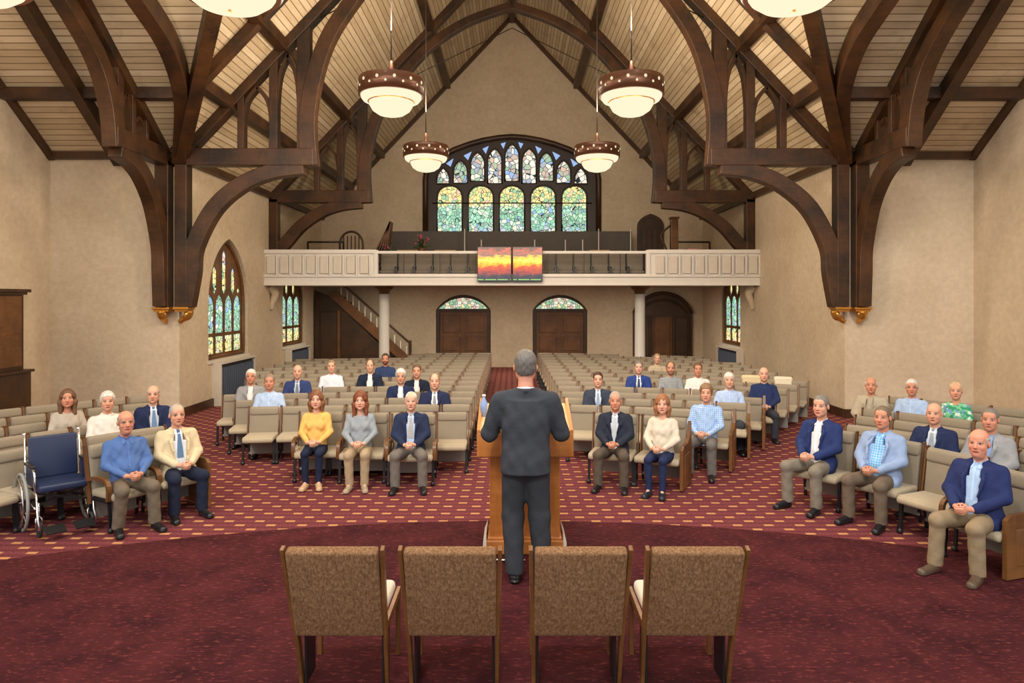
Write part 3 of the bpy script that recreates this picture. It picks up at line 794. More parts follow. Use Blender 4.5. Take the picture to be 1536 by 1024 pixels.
# ---------------------------------------------------------------- pendant lamps
def lamp(x, y, z, label, wide, power=60, warm=(1, .80, .58)):
    L = empty('pendant_lamp', (x, y, z), label=label, cat='pendant lamp', group='round bronze pendant lamps')
    rb = .45
    MB().lathe([(rb-.03, .22), (rb, .22), (rb, .0), (rb-.03, .0), (rb-.03, .22)], seg=48).lathe([(0, .22), (rb-.01, .22), (rb-.01, .235), (0, .27)], seg=48).build('band', M['bronze'], L)
    m = MB()
    for i in range(24):
        a = 2*PI*i/24; zz = .15 if i % 2 else .09; r = .021 if i % 2 else .016
        c = Vector((rb*math.cos(a), rb*math.sin(a), zz)); u = Vector((-math.sin(a), math.cos(a), 0)); nrm = Vector((math.cos(a), math.sin(a), 0))
        vs = [c+nrm*.004+u*math.cos(b)*r+Vector((0, 0, 1))*math.sin(b)*r*1.15 for b in [2*PI*k/8 for k in range(8)]]
        m.add(vs+[v-nrm*.01 for v in vs], [tuple(range(8))]+[(k, k+8, (k+1) % 8+8, (k+1) % 8) for k in range(8)])
    m.build('glowing_holes', M['lampspot'], L)
    if wide:
        MB().lathe([(rb+.01, .03), (rb+.025, .0), (rb, -.03), (rb-.05, -.015)], seg=48).build('rim', M['bronze'], L)
        MB().lathe([(rb-.035, -.01), (rb-.06, -.05), (.3, -.12), (.18, -.155), (0, -.17)], seg=48).build('glass_bowl', M['lampglass'], L)
        MB().lathe([(.012, -.165), (.016, -.18), (0, -.195)], seg=12).build('finial', M['gold'], L)
    else:
        MB().lathe([(rb-.03, .0), (rb-.035, -.03), (.39, -.065), (.31, -.085)], seg=48).lathe([(.305, -.09), (.3, -.13), (.26, -.2), (.18, -.255), (.09, -.28), (0, -.285)], seg=48).build('glass_bowl', M['lampglass'], L)
        MB().lathe([(.318, -.075), (.325, -.085), (.318, -.095), (.305, -.09)], seg=48).build('gold_ring', M['gold'], L)
    MB().lathe([(.0, .5), (.02, .48), (.035, .38), (.06, .3), (.09, .25), (0, .25)], seg=16).build('finial_cap', M['bronze'], L)
    ztop = ZE+SN*(HW-abs(x)) if y > YV+(abs(x))*(YT-YV)/HW else ZE+ST*(YT-max(y, YV))
    MB().tube([(0, 0, .45), (0, 0, ztop-z)], .011, 6).build('stem', M['iron'], L)
    ld = bpy.data.lights.new('lamp_light', 'POINT'); ld.energy = power; ld.color = warm; ld.shadow_soft_size = .3
    lo = bpy.data.objects.new('lamp_light', ld); COL.objects.link(lo); lo.parent = L; lo.location = (0, 0, -.65)
    l2 = bpy.data.lights.new('ceiling_fill', 'POINT'); l2.energy = power*1.9; l2.color = warm; l2.shadow_soft_size = .3  # added fill light above the pendant, brightens the roof boards
    lo = bpy.data.objects.new('ceiling_fill', l2); COL.objects.link(lo); lo.parent = L; lo.location = (0, 0, .9)
LP = 75
lamp(-2.62, 6.5, 5.25, 'large lamp hanging at the top left, second from the left edge', True, LP)
lamp(2.62, 6.5, 5.25, 'large lamp hanging at the top right over the right seats', True, LP)
lamp(-4.85, 6.3, 5.25, 'lamp cut off by the top left corner of the picture', True, LP)
lamp(-1.68, 9.74, 5.22, 'middle distance lamp hanging left of the gable peak', False, LP)
lamp(1.66, 9.74, 5.22, 'middle distance lamp hanging right of the gable peak', False, LP)
lamp(-1.71, 13.9, 5.2, 'smallest lamp, hanging before the left shoulder of the great window', False, LP)
lamp(1.69, 13.9, 5.2, 'smallest lamp, hanging before the right shoulder of the great window', False, LP)
# ================================================================ seating
def at_(px, d): return (px-768)*d/F
def chair_meshes(pitch, arms, fab, seatfab, wood, low=False):
    """meshes of one upholstered church chair; origin on the floor under its backrest, facing -y"""
    w = pitch-.02; g = {}
    lean = Matrix.Rotation(R(-9), 3, 'X')
    n = 1 if low else 3
    m = MB().cushion((0, .055, .56), (w-.03, .075, .43), .028, mat=lean, n=n)
    m.cushion((0, .062, .705), (w-.034, .085, .12), .035, mat=lean, n=n)          # head roll
    g['backrest'] = m.mesh('backrest', [fab])
    m = MB().cushion((0, -.2, .365), (w-.02, .42, .075), .03, n=n); m.cushion((0, -.38, .352), (w-.03, .1, .07), .03, n=n)
    g['seat'] = m.mesh('seat', [seatfab])
    g['side_rail'] = MB().sweep([(0, .0, .25), (0, .035, .45), (0, .1, .775)], .05, .018, (1,0,0)).box((0, .095, .775), (.02, .055, .012)).mesh('side_rail', [wood])
    g['leg'] = MB().bar((0, -.33, .33), (0, -.35, .045), .03, .026).lathe([(0, 0), (.028, .0), (.03, .025), (.022, .05), (0, .055)], (0, -.36, 0), 10).bar((0, -.34, .31), (0, .02, .31), .03, .03).bar((0, .01, .33), (0, .05, .0), .03, .026).mesh('leg', [M['black']])
    g['kick_panel'] = MB().box((0, .03, .2), (w-.02, .012, .25)).mesh('kick_panel', [M['grey_panel']])
    if arms: g['armrest'] = MB().sweep(smoothpath([(0, .03, .5), (0, -.1, .535), (0, -.26, .535), (0, -.34, .5), (0, -.36, .42), (0, -.35, .33)], 3), .035, .045, (1,0,0)).mesh('armrest', [M['oak']])
    return g
ENDP = [(-.40, .0), (.13, .0), (.15, .5), (.13, .79), (.09, .79), (.02, .6), (-.1, .545), (-.34, .54), (-.4, .5)]
end_me = MB().prism([(a, b+.02) for a, b in ENDP], lambda u, v, d: (d, u, v), -.02, .02).mesh('end_panel', [M['oak']])
endin_me = MB().cushion((0, -.14, .28), (.056, .3, .32), .012).mesh('inset_panel', [M['oak']])
def join_far(g, half):
    """one mesh for seats so far off that their parts do not show"""
    V = []; Fc = []; mi = []; mats = []
    for key, dx in (('backrest', 0), ('seat', 0), ('side_rail', -half), ('side_rail', half), ('leg', -half+.02), ('kick_panel', 0)):
        me = g[key]; o = len(V); mt = me.materials[0]
        if mt not in mats: mats.append(mt)
        V += [(v.co.x+dx, v.co.y, v.co.z) for v in me.vertices]
        for p in me.polygons: Fc.append([o+i for i in p.vertices]); mi.append(mats.index(mt))
    return V, Fc, mi, mats
gN = chair_meshes(.48, False, M['pew'], M['pewseat'], M['oak'])
gA = chair_meshes(.62, True, M['pew'], M['pewseat'], M['oak'])
gF = chair_meshes(.48, False, M['pew'], M['pewseat'], M['oak'], True)
gL = chair_meshes(.49, False, M['loftseat_shaded'], M['loftseat_shaded'], M['black'], True)
gL['backrest'] = MB().cushion((0, .03, .49), (.455, .07, .58), .03, mat=Matrix.Rotation(R(-7), 3, 'X'), n=1).mesh('backrest', [M['loftseat_shaded']])
gL['seat'] = MB().cushion((0, -.12, .17), (.44, .30, .08), .03, n=1).mesh('seat', [M['loftseat_shaded']])
gM = chair_meshes(.56, True, M['pew'], M['pewseat'], M['oak'])
farV, farF, farM, farMats = join_far(gF, .235)
far_me = bpy.data.meshes.new('church_chair'); far_me.from_pydata(farV, [], farF)
for mt in farMats: far_me.materials.append(mt)
far_me.polygons.foreach_set('material_index', farM); far_me.update()

for g_ in (gA, gM):
    for k_ in ('backrest', 'side_rail'):
        for v_ in g_[k_].vertices: v_.co.z = .33+(v_.co.z-.33)*1.17 if v_.co.z > .33 else v_.co.z
def link(name, me, parent=None, loc=(0,0,0), rz=0):
    o = bpy.data.objects.new(name, me); COL.objects.link(o); o.location = loc; o.rotation_euler = (0, 0, rz)
    if parent is not None: o.parent = parent
    return o
ORD = ['', 'first', 'second', 'third', 'fourth', 'fifth', 'sixth', 'seventh', 'eighth', 'ninth', 'tenth', 'eleventh', 'twelfth', 'thirteenth', 'fourteenth', 'fifteenth', 'sixteenth']
n_chairs = 0
def chair(x, y, rz, label, group, g, half, far=False, end=0, z=0, arms=None, name='church_chair'):
    global n_chairs
    n_chairs += 1
    if far:
        o = link(name, far_me, None, (x, y, z), rz)
        tag(o, label, 'chair', group)
        if end: 
            pass
        return o
    o = empty(name, (x, y, z), rz, label, 'chair', group)
    link('backrest', g['backrest'], o); link('seat', g['seat'], o); link('kick_panel', g['kick_panel'], o)
    for s in (-1, 1):
        if s != end: link('side_rail', g['side_rail'], o, (s*half, 0, 0)); link('leg', g['leg'], o, (s*(half-.02), 0, 0))
        if arms and s in arms and s != end: link('armrest', gA['armrest'], o, (s*half, 0, 0))
    if end:
        e = link('end_panel', end_me, o, (end*(half+.01), 0, 0)); link('inset_panel', endin_me, e)
    return o

farspots = []
rowsC = [10.0, 10.75, 11.5, 12.25, 13.05, 13.8, 14.6, 15.4, 16.2, 17.0, 17.8, 18.6, 19.4, 20.2, 21.0]
C0 = 5.0                                                     # centre of the seating curve
def row_y(side, d, x):
    x = abs(x)
    if side < 0: return d-.018*x*x
    return d-(.075 if d < 11 else .05)*x*x
def row_slope(side, d, x):
    k = .018 if side < 0 else (.075 if d < 11 else .05)
    return -2*k*abs(x)
outer = {-1: [3.1, 4.05, 4.4, 5.1, 4.9, 5.0, 5.3, 5.5, 5.75, 5.9, 5.9, 5.9, 5.9, 3.2, 3.2],
         1: [0, 3.1, 3.75, 4.3, 4.75, 5.25, 5.5, 5.75, 5.9, 6.0, 6.0, 6.0, 6.0, 5.6, 5.4]}
side_nm = {-1: 'left', 1: 'right'}
for s in (-1, 1):
    r_i = 1
    for d, xo in zip(rowsC, outer[s]):
        if xo == 0: continue
        r_i += 1
        x = .62 if s < 0 else .86-.02*(r_i-2)*.4
        k = 0; cells = []
        while x+.46 < xo+.1:
            cells.append(x); 
            sl = row_slope(s, d, x+.24); x += .48/math.sqrt(1+sl*sl)
        for k, x0 in enumerate(cells):
            xc = x0+.235; y = row_y(s, d, xc); sl = row_slope(s, d, xc)
            rz = s*math.atan(sl)
            if s < 0 and d == 10.0 and xc < 0: continue
            px = 768+s*xc*F/y
            if d >= 18.0:
                farspots.append((s*xc, y, rz)); continue
            if abs(abs(xc)-3.68) < .3 and abs(y-(YBF+1.2)) < .5: continue
            where = 'on the centre aisle' if k == 0 else ('at the outer end' if k == len(cells)-1 else f'{ORD[k+1]} from the centre aisle')
            lab = f'beige chair {where}, {ORD[r_i]} row, {side_nm[s]} centre block'
            end = s if (k == len(cells)-1 and s > 0 and d < 12.5) else 0
            if s < 0 and d in (10.75,) and k == len(cells)-1: end = 0
            chair(s*xc, y, rz, lab, f'beige chairs in the {side_nm[s]} centre block', gN, .235, far=(d > 13.5), end=end)
# rows beneath the balcony: too many and too small to count
V = []; Fc = []; mi = []
for (x, y, rz) in farspots:
    if abs(abs(x)-3.68) < .4 and abs(y-(YBF+1.2)) < .45: continue
    o = len(V); ca, sa = math.cos(rz), math.sin(rz)
    V += [(x+a*ca-b*sa, y+a*sa+b*ca, c) for a, b, c in farV]
    Fc += [[o+i for i in f] for f in farF]; mi += farM
me = bpy.data.meshes.new('rear_chairs'); me.from_pydata(V, [], Fc)
for mt in farMats: me.materials.append(mt)
me.polygons.foreach_set('material_index', mi); me.update()
o = link('rear_seating', me); tag(o, 'crowded rearmost rows of small beige chairs beneath the balcony', 'chairs', kind='stuff')
print('far', len(farspots), 'chairs so far', n_chairs)

# front row, left centre: three wide chairs with arms
for i, (x, lb) in enumerate(((-2.60, 'under the woman in yellow'), (-1.97, 'under the woman in grey'), (-1.31, 'under the man in navy'))):
    y = 9.42-(x+2.0)*-.0+[.12, .02, -.08][i]
    chair(x, y, R(-7)*0+[.12, .06, .02][i], f'wide beige armchair {lb}, front row left of the lectern', 'front row armchairs left of the lectern', gA, .305, arms=(-1, 1))
# front row, right centre: curved, with an end panel
for i, (th, lb, en) in enumerate(((17.4, 'under the man in the dark suit', 0), (25.4, 'under the woman in the cream sweater', 1))):
    r = 4.62; x = r*math.sin(R(th)); y = C0+r*math.cos(R(th))-.02
    chair(x, y, -R(th), f'wide beige chair {lb}, front row right of the lectern', 'front row chairs right of the lectern', gA, .305, end=en)

# the two side blocks: arcs about a point on the platform
rad = [5.05, 5.9, 6.7, 7.45, 8.2, 9.1]
def place_arc(s, r_i, r, th, k, n, g, half, **kw):
    x = s*r*math.sin(R(th)); y = C0+r*math.cos(R(th))
    return x, y, -s*R(th)
st_th = {1: [0, 46.5, 45, 43.8, 44.4, 43.2], -1: [0, 48, 47.2, 44, 43, 41]}
for s in (-1, 1):
    nm = side_nm[s]
    # front row with arms
    ths = [48.5, 56.9, 65.2, 73.4] if s > 0 else [52.4, 59.0]
    lbl = {1: ['under the man at its aisle end', 'under the man in light blue jacket', 'empty, between two seated men', 'under the bald man'], -1: ['under the man in the cream jacket', 'under the man in the blue shirt']}[s]
    for k, (th, lb) in enumerate(zip(ths, lbl)):
        x, y, rz = place_arc(s, 0, 5.0, th, k, 4, gA, .3)
        if s > 0 and k == 2: x, y, rz = 4.42, 7.06, -R(66)
        if s > 0 and k == 3: x, y, rz = 4.45, 6.36, -R(71)
        chair(x, y, rz, f'wide beige chair {lb}, front row of {nm} side block', f'front chairs of the {nm} side block', gA if s > 0 else gM, .305 if s > 0 else .275,
              end=(1 if (s > 0 and k == 3) else (1 if s < 0 and k == 0 else 0)), arms=((-1,) if s > 0 and k == 3 else ((-1, 1) if s < 0 else ())))
    for ri in range(1, 6):
        r = rad[ri]; dth = math.degrees(.48/r); th = st_th[s][ri]+dth/2; k = 0
        while True:
            x, y, rz = place_arc(s, ri, r, th, k, 0, gN, .235)
            if abs(x) > XT-.35 or abs(x)/max(y, .1) > .80 or y < 5.5: break
            if y < YT-.35 and not (abs(x) < HW+.2 and y > YT-.5):
                where = 'at the aisle end' if k == 0 else f'{ORD[k+1]} from the aisle end'
                chair(x, y, rz, f'beige chair {where}, {ORD[ri+1]} row, {nm} side block', f'beige chairs in the {nm} side block', gN, .235)
                k += 1
            th += dth
print('chairs', n_chairs)
# seats in the gap of the balcony front
for i in range(15):
    x = -3.43+i*.49
    chair(x, 19.5, 0, f'shaded theatre seat {ORD[i+1]} from the left behind the balcony rail', 'shaded seats behind the balcony rail', gL, .24, z=ZS+.2, name='theatre_chair')

# four tall chairs in the foreground, seen from behind
def tall_chair(x, label):
    t = empty('platform_chair', (x, 4.2, .008), label=label, cat='chair', group='tweed backed chairs in the foreground')
    # local: faces +y (towards the hall); back surface at y = -.2 at the top
    for s in (-1, 1):
        MB().sweep([(s*.262, .12, .0), (s*.266, .06, .28), (s*.27, .0, .45), (s*.287, -.185, .965)], [.045, .055, .06, .045], .024, (1,0,0)).build('back_leg', M['oak'], t, bevel=.004)
        MB().sweep([(s*.262, .52, .0), (s*.262, .53, .41)], .045, .03, (1,0,0)).build('front_leg', M['oak'], t, bevel=.004)
        MB().sweep([(s*.264, .05, .41), (s*.264, .55, .42)], .05, .026, (1,0,0)).build('seat_rail', M['oak'], t, bevel=.003)
        MB().box((s*.238, .2, .2), (.012, .2, .36)).build('side_board', M['black'], t)
    ang = math.atan2(.19, .525)
    rot = Matrix.Rotation(ang, 3, 'X')
    MB().cushion((0, -.090, .672), (.53, .075, .61), .018, mat=rot).build('backrest', M['tweed'], t)
    MB().cushion((0, .30, .455), (.49, .5, .085), .035).build('seat_cushion', simple_seat, t)
simple_seat = fabric('pale_seat', srgb(206,196,178), srgb(228,220,204))
tall_chair(-1.03, 'tweed backed wooden chair, leftmost of the foreground four')
tall_chair(-.355, 'tweed backed wooden chair in the foreground, just left of the speaker')
tall_chair(.395, 'tweed backed wooden chair in the foreground, just right of the speaker')
tall_chair(1.065, 'tweed backed wooden chair, rightmost of the foreground four')

# ---------------------------------------------------------------- lectern
le = empty('lectern', (.12, 6.75, .008), label='golden oak lectern in front of the speaker', cat='lectern')
lw = .88
MB().box((0, 0, .52), (.66, .34, .86)).build('pedestal', M['lectern'], le, bevel=.006)
MB().box((0, 0, .07), (.72, .44, .13)).box((0, 0, .145), (.7, .4, .03)).build('base', M['lectern'], le, bevel=.01)
side = [(-.38, .95), (.28, .95), (.28, 1.33), (-.38, 1.17)]
MB().prism(side, lambda u, v, d: (d, u, v), -lw/2, lw/2).build('desk_box', M['lectern'], le, bevel=.008)
slope = math.atan2(.16, .66)
tp = MB().box((0, -.05, 1.26), (lw-.02, .66, .015), mat=Matrix.Rotation(slope, 3, 'X')).build('reading_surface', simple('pale_oak', srgb(228,186,130), .4, var=.06, nscale=12), le)
MB().prism([(-.38, 1.165), (.28, 1.33), (.28, 1.40), (.12, 1.36), (-.38, 1.2)], lambda u, v, d: (d, u, v), lw/2-.03, lw/2).build('edge_lip', M['lectern'], le, bevel=.004)
MB().prism([(-.38, 1.165), (.28, 1.33), (.28, 1.40), (.12, 1.36), (-.38, 1.2)], lambda u, v, d: (d, u, v), -lw/2, -lw/2+.03).build('edge_lip', M['lectern'], le, bevel=.004)
MB().tube([(-.3, -.26, .02), (-.27, -.42, .03), (-.2, -.42, .03), (0, -.42, .03)], .012, 8).tube([(-.28, -.42, .03), (-.33, -.5, .012)], .012, 8).build('foot_bar', M['chrome'], le)
for s in (-1, 1): MB().prism([(0, .0), (.035, 0), (.03, .12), (0, .2)], lambda u, v, d, s=s: (s*(.36+u), d, v), -.2, .2).build('base_bracket', M['railpaint'], le)
bk = empty('open_book', (.38, 6.62, 1.247), label='open white papers lying on the right of the lectern top', cat='papers')
MB().box((0, 0, .012), (.22, .3, .012), mat=Matrix.Rotation(slope, 3, 'X')).build('sheet', M['paper'], bk)
cupo = empty('water_bottle', (-.27, 6.72, 1.272), label='small clear blue water bottle on the left of the lectern top', cat='bottle')
MB().lathe([(0, 0), (.035, 0), (.035, .13), (.015, .17), (.015, .19), (0, .19)], seg=16).build('bottle_body', simple('bottle_plastic', srgb(140,170,220), .2), cupo)
MB().lathe([(0, .19), (.018, .19), (.018, .21), (0, .21)], seg=12).build('cap', M['white'], cupo)

# ---------------------------------------------------------------- wheelchair
def wheelchair(x, y, rz, label, full=True):
    w = empty('wheelchair', (x, y, 0), rz, label, 'wheelchair')
    W = .25; r = .29
    lean = Matrix.Rotation(R(-8), 3, 'X')
    MB().cushion((0, .21, .72), (.45, .04, .44), .018, mat=lean).build('back_cushion', M['navyvinyl'], w)
    MB().cushion((0, -.03, .47), (.46, .45, .075), .025).build('seat_cushion', M['navyvinyl'], w)
    for s in (-1, 1):
        wh = empty('big_wheel', (s*(W+.05), .14, r)); wh.parent = w
        P = [Vector((0, r*math.cos(a)*.985, r*math.sin(a)*.985)) for a in [2*PI*k/40 for k in range(40)]]
        MB().tube(P, .016, 8, closed=True).build('tyre', M['rubber'] if False else simple_grey, wh)
        P2 = [Vector((s*.035, v.y*.88, v.z*.88)) for v in P]
        MB().tube(P2, .009, 8, closed=True).build('push_rim', M['chrome'], wh)
        m = MB()
        for k in range(16):
            a = 2*PI*k/16; m.tube([(0, .02*math.cos(a+.5), .02*math.sin(a+.5)), (0, (r-.02)*math.cos(a), (r-.02)*math.sin(a))], .0025, 5)
        m.tube([(-.03, 0, 0), (.04, 0, 0)], .025, 12)
        m.build('spokes', M['chrome'], wh)
        ca = empty('caster', (s*(W-.02), -.27, .085)); ca.parent = w
        Pc = [Vector((0, .07*math.cos(a), .07*math.sin(a))) for a in [2*PI*k/20 for k in range(20)]]
        MB().tube(Pc, .016, 8, closed=True).lathe([(0, -.01), (.03, -.01), (.03, .01), (0, .01)], seg=10).build('wheel', M['rubber'], ca)
        MB().tube([(.025, 0, 0), (.025, .02, .1), (0, .03, .13), (0, .03, .26)], .01, 8).tube([(-.025, 0, 0), (-.025, .02, .1), (0, .03, .13)], .01, 8).build('fork', M['chrome'], ca)
        MB().tube([(s*W, .18, .3), (s*W, .2, .5), (s*W, .26, .96)], .012, 8).tube([(s*W, .26, .96), (s*W, .33, .98)], .016, 8).tube([(s*W, .2, .43), (s*W, -.25, .43), (s*W, -.3, .2), (s*W, -.38, .1)], .012, 8).tube([(s*W, .16, .3), (s*W, -.22, .28)], .011, 8).tube([(s*W, .22, .66), (s*W, -.12, .66), (s*W, -.18, .6), (s*W, -.2, .43)], .011, 8).build('side_frame', M['chrome'], w)
        MB().cushion((s*W, .03, .68), (.05, .3, .03), .012).build('armrest', M['black'], w)
        MB().box((s*(W-.005), .02, .56), (.008, .34, .18)).build('side_guard', M['navyvinyl'], w)
        MB().box((s*.13, -.43, .1), (.18, .14, .012), mat=Matrix.Rotation(R(20), 3, 'X')).build('footplate', M['black'], w)
        MB().bar((-s*W, .1+s*.02, .28), (s*W, .1+s*.02, .43), .02, .02).bar((-s*W, -.15+s*.02, .28), (s*W, -.15+s*.02, .43), .02, .02).build('cross_brace', M['black'], w)
    return w
simple_grey = simple('grey_tyre', srgb(150,152,150), .6)
wheelchair(-4.78, 7.38, R(46), 'empty manual wheelchair with navy vinyl seat beside the man in blue shirt')
wheelchair(-5.78, 7.2, R(45), 'navy wheelchair cut off by the left edge of the picture')

def coat(x, y, z, rz, w, label, col):
    me = MB().cushion((0, 0, .05), (w, .16, .10), .04).cushion((0, -.06, -.02), (w*.9, .04, .16), .018).mesh('coat', [col])
    tag(link('folded_coat', me, None, (x, y, z), rz), label, 'coat')
coat(at_(1128, 13.9), 13.75, .80, -.4, .5, 'pale tan coat laid over a chair back left of the man in navy sweater', fabric('tan_coat', srgb(206,188,148), srgb(226,210,172)))
coat(at_(1172, 13.6), 13.5, .80, -.4, .34, 'cream folded cloth on a chair back at the outer right', fabric('cream_cloth', srgb(216,204,178), srgb(232,222,200)))
# ================================================================ people: smooth distance fields turned into meshes
BIG = np.float32(9.0)
def lines(segs):
    """grid lines: list of (start, end, step) laid end to end"""
    out = [segs[0][0]]
    for a, b, st in segs:
        n = max(1, int(math.ceil((b-a)/st-1e-6)))
        out += [a+(b-a)*(i+1)/n for i in range(n)]
    return np.array(out, np.float32)

class Field:
    def __init__(s, xs, ys, zs):
        s.ax = [xs, ys, zs]; s.D = np.full((len(xs), len(ys), len(zs)), BIG, np.float32)
    def block(s, lo, hi, m):
        sl = []
        for a, l, h in zip(s.ax, lo, hi):
            i0 = max(0, int(np.searchsorted(a, l-m))-2); i1 = min(len(a), int(np.searchsorted(a, h+m))+2)
            if i1 <= i0: return None, None
            sl.append(slice(i0, i1))
        P = [s.ax[0][sl[0]][:, None, None], s.ax[1][sl[1]][None, :, None], s.ax[2][sl[2]][None, None, :]]
        return tuple(sl), P
    def comb(s, sl, d, k, op):
        A = s.D[sl]
        if op == 'u':
            if k > 0:
                h = np.maximum(k-np.abs(A-d), 0)/k; s.D[sl] = np.minimum(A, d)-h*h*k*.25
            else: s.D[sl] = np.minimum(A, d)
        else:
            d = -d
            if k > 0:
                h = np.maximum(k-np.abs(A-d), 0)/k; s.D[sl] = np.maximum(A, d)+h*h*k*.25
            else: s.D[sl] = np.maximum(A, d)
    def cap(s, a, b, ra, rb=None, k=.02, op='u', sq=None):
        """tapered capsule; sq=(axis, factor) flattens it about its own start along a world axis"""
        rb = ra if rb is None else rb
        a = np.array(a, np.float32); b = np.array(b, np.float32); r = max(ra, rb)
        sl, P = s.block(np.minimum(a, b)-r, np.maximum(a, b)+r, k+.01)
        if sl is None: return
        f = [1, 1, 1]
        if sq: f[sq[0]] = sq[1]
        pa = [(P[i]-a[i])/f[i] for i in range(3)]; ba = [(b[i]-a[i])/f[i] for i in range(3)]
        L = sum(v*v for v in ba)+1e-9
        t = np.clip(sum(pa[i]*ba[i] for i in range(3))/L, 0, 1)
        d = np.sqrt(sum((pa[i]-ba[i]*t)**2 for i in range(3)))-(ra+(rb-ra)*t)
        s.comb(sl, d.astype(np.float32)*min(1, min(f)), k, op)
    def ell(s, c, r, k=.02, op='u', M3=None):
        c = np.array(c, np.float32); R_ = max(r) if M3 is not None else None
        ext = np.array([R_]*3 if M3 is not None else r, np.float32)
        sl, P = s.block(c-ext, c+ext, k+.01)
        if sl is None: return
        q = [P[i]-c[i] for i in range(3)]
        if M3 is not None: q = [sum(M3[j][i]*q[j] for j in range(3)) for i in range(3)]
        k0 = np.sqrt(sum((q[i]/r[i])**2 for i in range(3))); k1 = np.sqrt(sum((q[i]/r[i]**2)**2 for i in range(3)))+1e-6
        s.comb(sl, (k0*(k0-1)/k1).astype(np.float32), k, op)
    def loft(s, prof, k=.03, pw=2.4):
        """torso-like solid: prof rows (z, rx, ry, cy)"""
        pr = np.array(prof, np.float32); z0, z1 = pr[0, 0], pr[-1, 0]
        R_ = pr[:, 1].max(); Q = pr[:, 2].max()
        sl, P = s.block(np.array([-R_, pr[:, 3].min()-Q, z0]), np.array([R_, pr[:, 3].max()+Q, z1]), k+.02)
        if sl is None: return
        zc = np.clip(P[2], z0, z1)
        zz = zc.ravel(); t = np.linspace(z0, z1, 60)
        def sm(c):
            v = np.interp(t, pr[:, 0], pr[:, c]); v = np.convolve(np.pad(v, 3, 'edge'), np.ones(7)/7, 'valid'); return np.interp(zz, t, v).astype(np.float32)[None, None, :]
        rx, ry, cy = sm(1), sm(2), sm(3)
        q = (np.abs(P[0]/rx)**pw+np.abs((P[1]-cy)/ry)**pw)**(1/pw)
        d = (q-1)*np.minimum(rx, ry)*.9
        d = np.maximum(d, np.maximum(z0-P[2], P[2]-z1))
        s.comb(sl, d.astype(np.float32), k, 'u')
    def nets(s):
        D = s.D; I = D < 0
        c = np.zeros(tuple(n-1 for n in D.shape), np.int8)
        for a in (0, 1):
            for b in (0, 1):
                for e in (0, 1): c += I[a:D.shape[0]-1+a, b:D.shape[1]-1+b, e:D.shape[2]-1+e]
        act = (c > 0) & (c < 8); ci = np.argwhere(act)
        if len(ci) == 0: return np.zeros((0, 3)), np.zeros((0, 4), int)
        idx = np.full(act.shape, -1, np.int32); idx[act] = np.arange(len(ci))
        X = [s.ax[i] for i in range(3)]
        acc = np.zeros((len(ci), 3)); cnt = np.zeros(len(ci))
        i, j, k = ci.T
        for ax in range(3):
            o1, o2 = [q for q in range(3) if q != ax]
            for u in (0, 1):
                for v in (0, 1):
                    p = [i.copy(), j.copy(), k.copy()]; p[o1] = p[o1]+u; p[o2] = p[o2]+v
                    q = [w.copy() for w in p]; q[ax] = q[ax]+1
                    da = D[p[0], p[1], p[2]]; db = D[q[0], q[1], q[2]]
                    cr = (da < 0) != (db < 0)
                    t = np.where(cr, da/np.where(cr, da-db, 1), 0)
                    pos = [X[w][p[w]].astype(float) for w in range(3)]
                    pos[ax] = X[ax][p[ax]]+t*(X[ax][q[ax]]-X[ax][p[ax]])
                    for w in range(3): acc[:, w] += np.where(cr, pos[w], 0)
                    cnt += cr
        V = acc/np.maximum(cnt, 1)[:, None]; Fs = []
        for ax in range(3):
            o1, o2 = [(1, 2), (2, 0), (0, 1)][ax]
            n = list(D.shape)
            A = [slice(1, -1)]*3; A[ax] = slice(0, -1); B = list(A); B[ax] = slice(1, None)
            cr = I[tuple(A)] != I[tuple(B)]
            e = np.argwhere(cr)
            if len(e) == 0: continue
            off = [1, 1, 1]; off[ax] = 0; e = e+off
            def cell(d1, d2):
                q = e.copy(); q[:, o1] -= d1; q[:, o2] -= d2
                return idx[q[:, 0], q[:, 1], q[:, 2]]
            quad = np.stack([cell(1, 1), cell(0, 1), cell(0, 0), cell(1, 0)], 1)
            ins = I[e[:, 0], e[:, 1], e[:, 2]]
            quad[~ins] = quad[~ins][:, ::-1]
            Fs.append(quad)
        Fs = np.concatenate(Fs); Fs = Fs[(Fs >= 0).all(1)]
        return V, Fs
def relax(V, Fs, n=1, lam=.5):
    for _ in range(n):
        S = np.zeros_like(V); C = np.zeros(len(V))
        for a in range(4):
            for b in ((a+1) % 4,):
                np.add.at(S, Fs[:, a], V[Fs[:, b]]); np.add.at(C, Fs[:, a], 1)
                np.add.at(S, Fs[:, b], V[Fs[:, a]]); np.add.at(C, Fs[:, b], 1)
        V = V+lam*(S/np.maximum(C, 1)[:, None]-V)
    return V
def to_mesh(name, fld, mat, scale=1, sm=1, hp=None, off=(0, 0, 0)):
    V, Fs = fld.nets(); V = relax(V, Fs, sm)
    me = bpy.data.meshes.new(name)
    me.vertices.add(len(V)); me.loops.add(len(Fs)*4); me.polygons.add(len(Fs))
    me.vertices.foreach_set('co', ((V+np.array(off))*scale).astype(np.float32).ravel())
    me.loops.foreach_set('vertex_index', Fs.astype(np.int32).ravel())
    me.polygons.foreach_set('loop_start', np.arange(len(Fs), dtype=np.int32)*4)
    me.polygons.foreach_set('loop_total', np.full(len(Fs), 4, np.int32))
    me.update(calc_edges=True); me.validate()
    me.polygons.foreach_set('use_smooth', [True]*len(me.polygons))
    if mat: me.materials.append(mat)
    if hp is not None:
        c, Rm = hp[0], hp[1]
        H = ((V-np.array(c)) @ np.array(Rm))/hp[2]          # head-space coordinates
        at = me.attributes.new('hp', 'FLOAT_VECTOR', 'POINT'); at.data.foreach_set('vector', H.astype(np.float32).ravel())
    return me

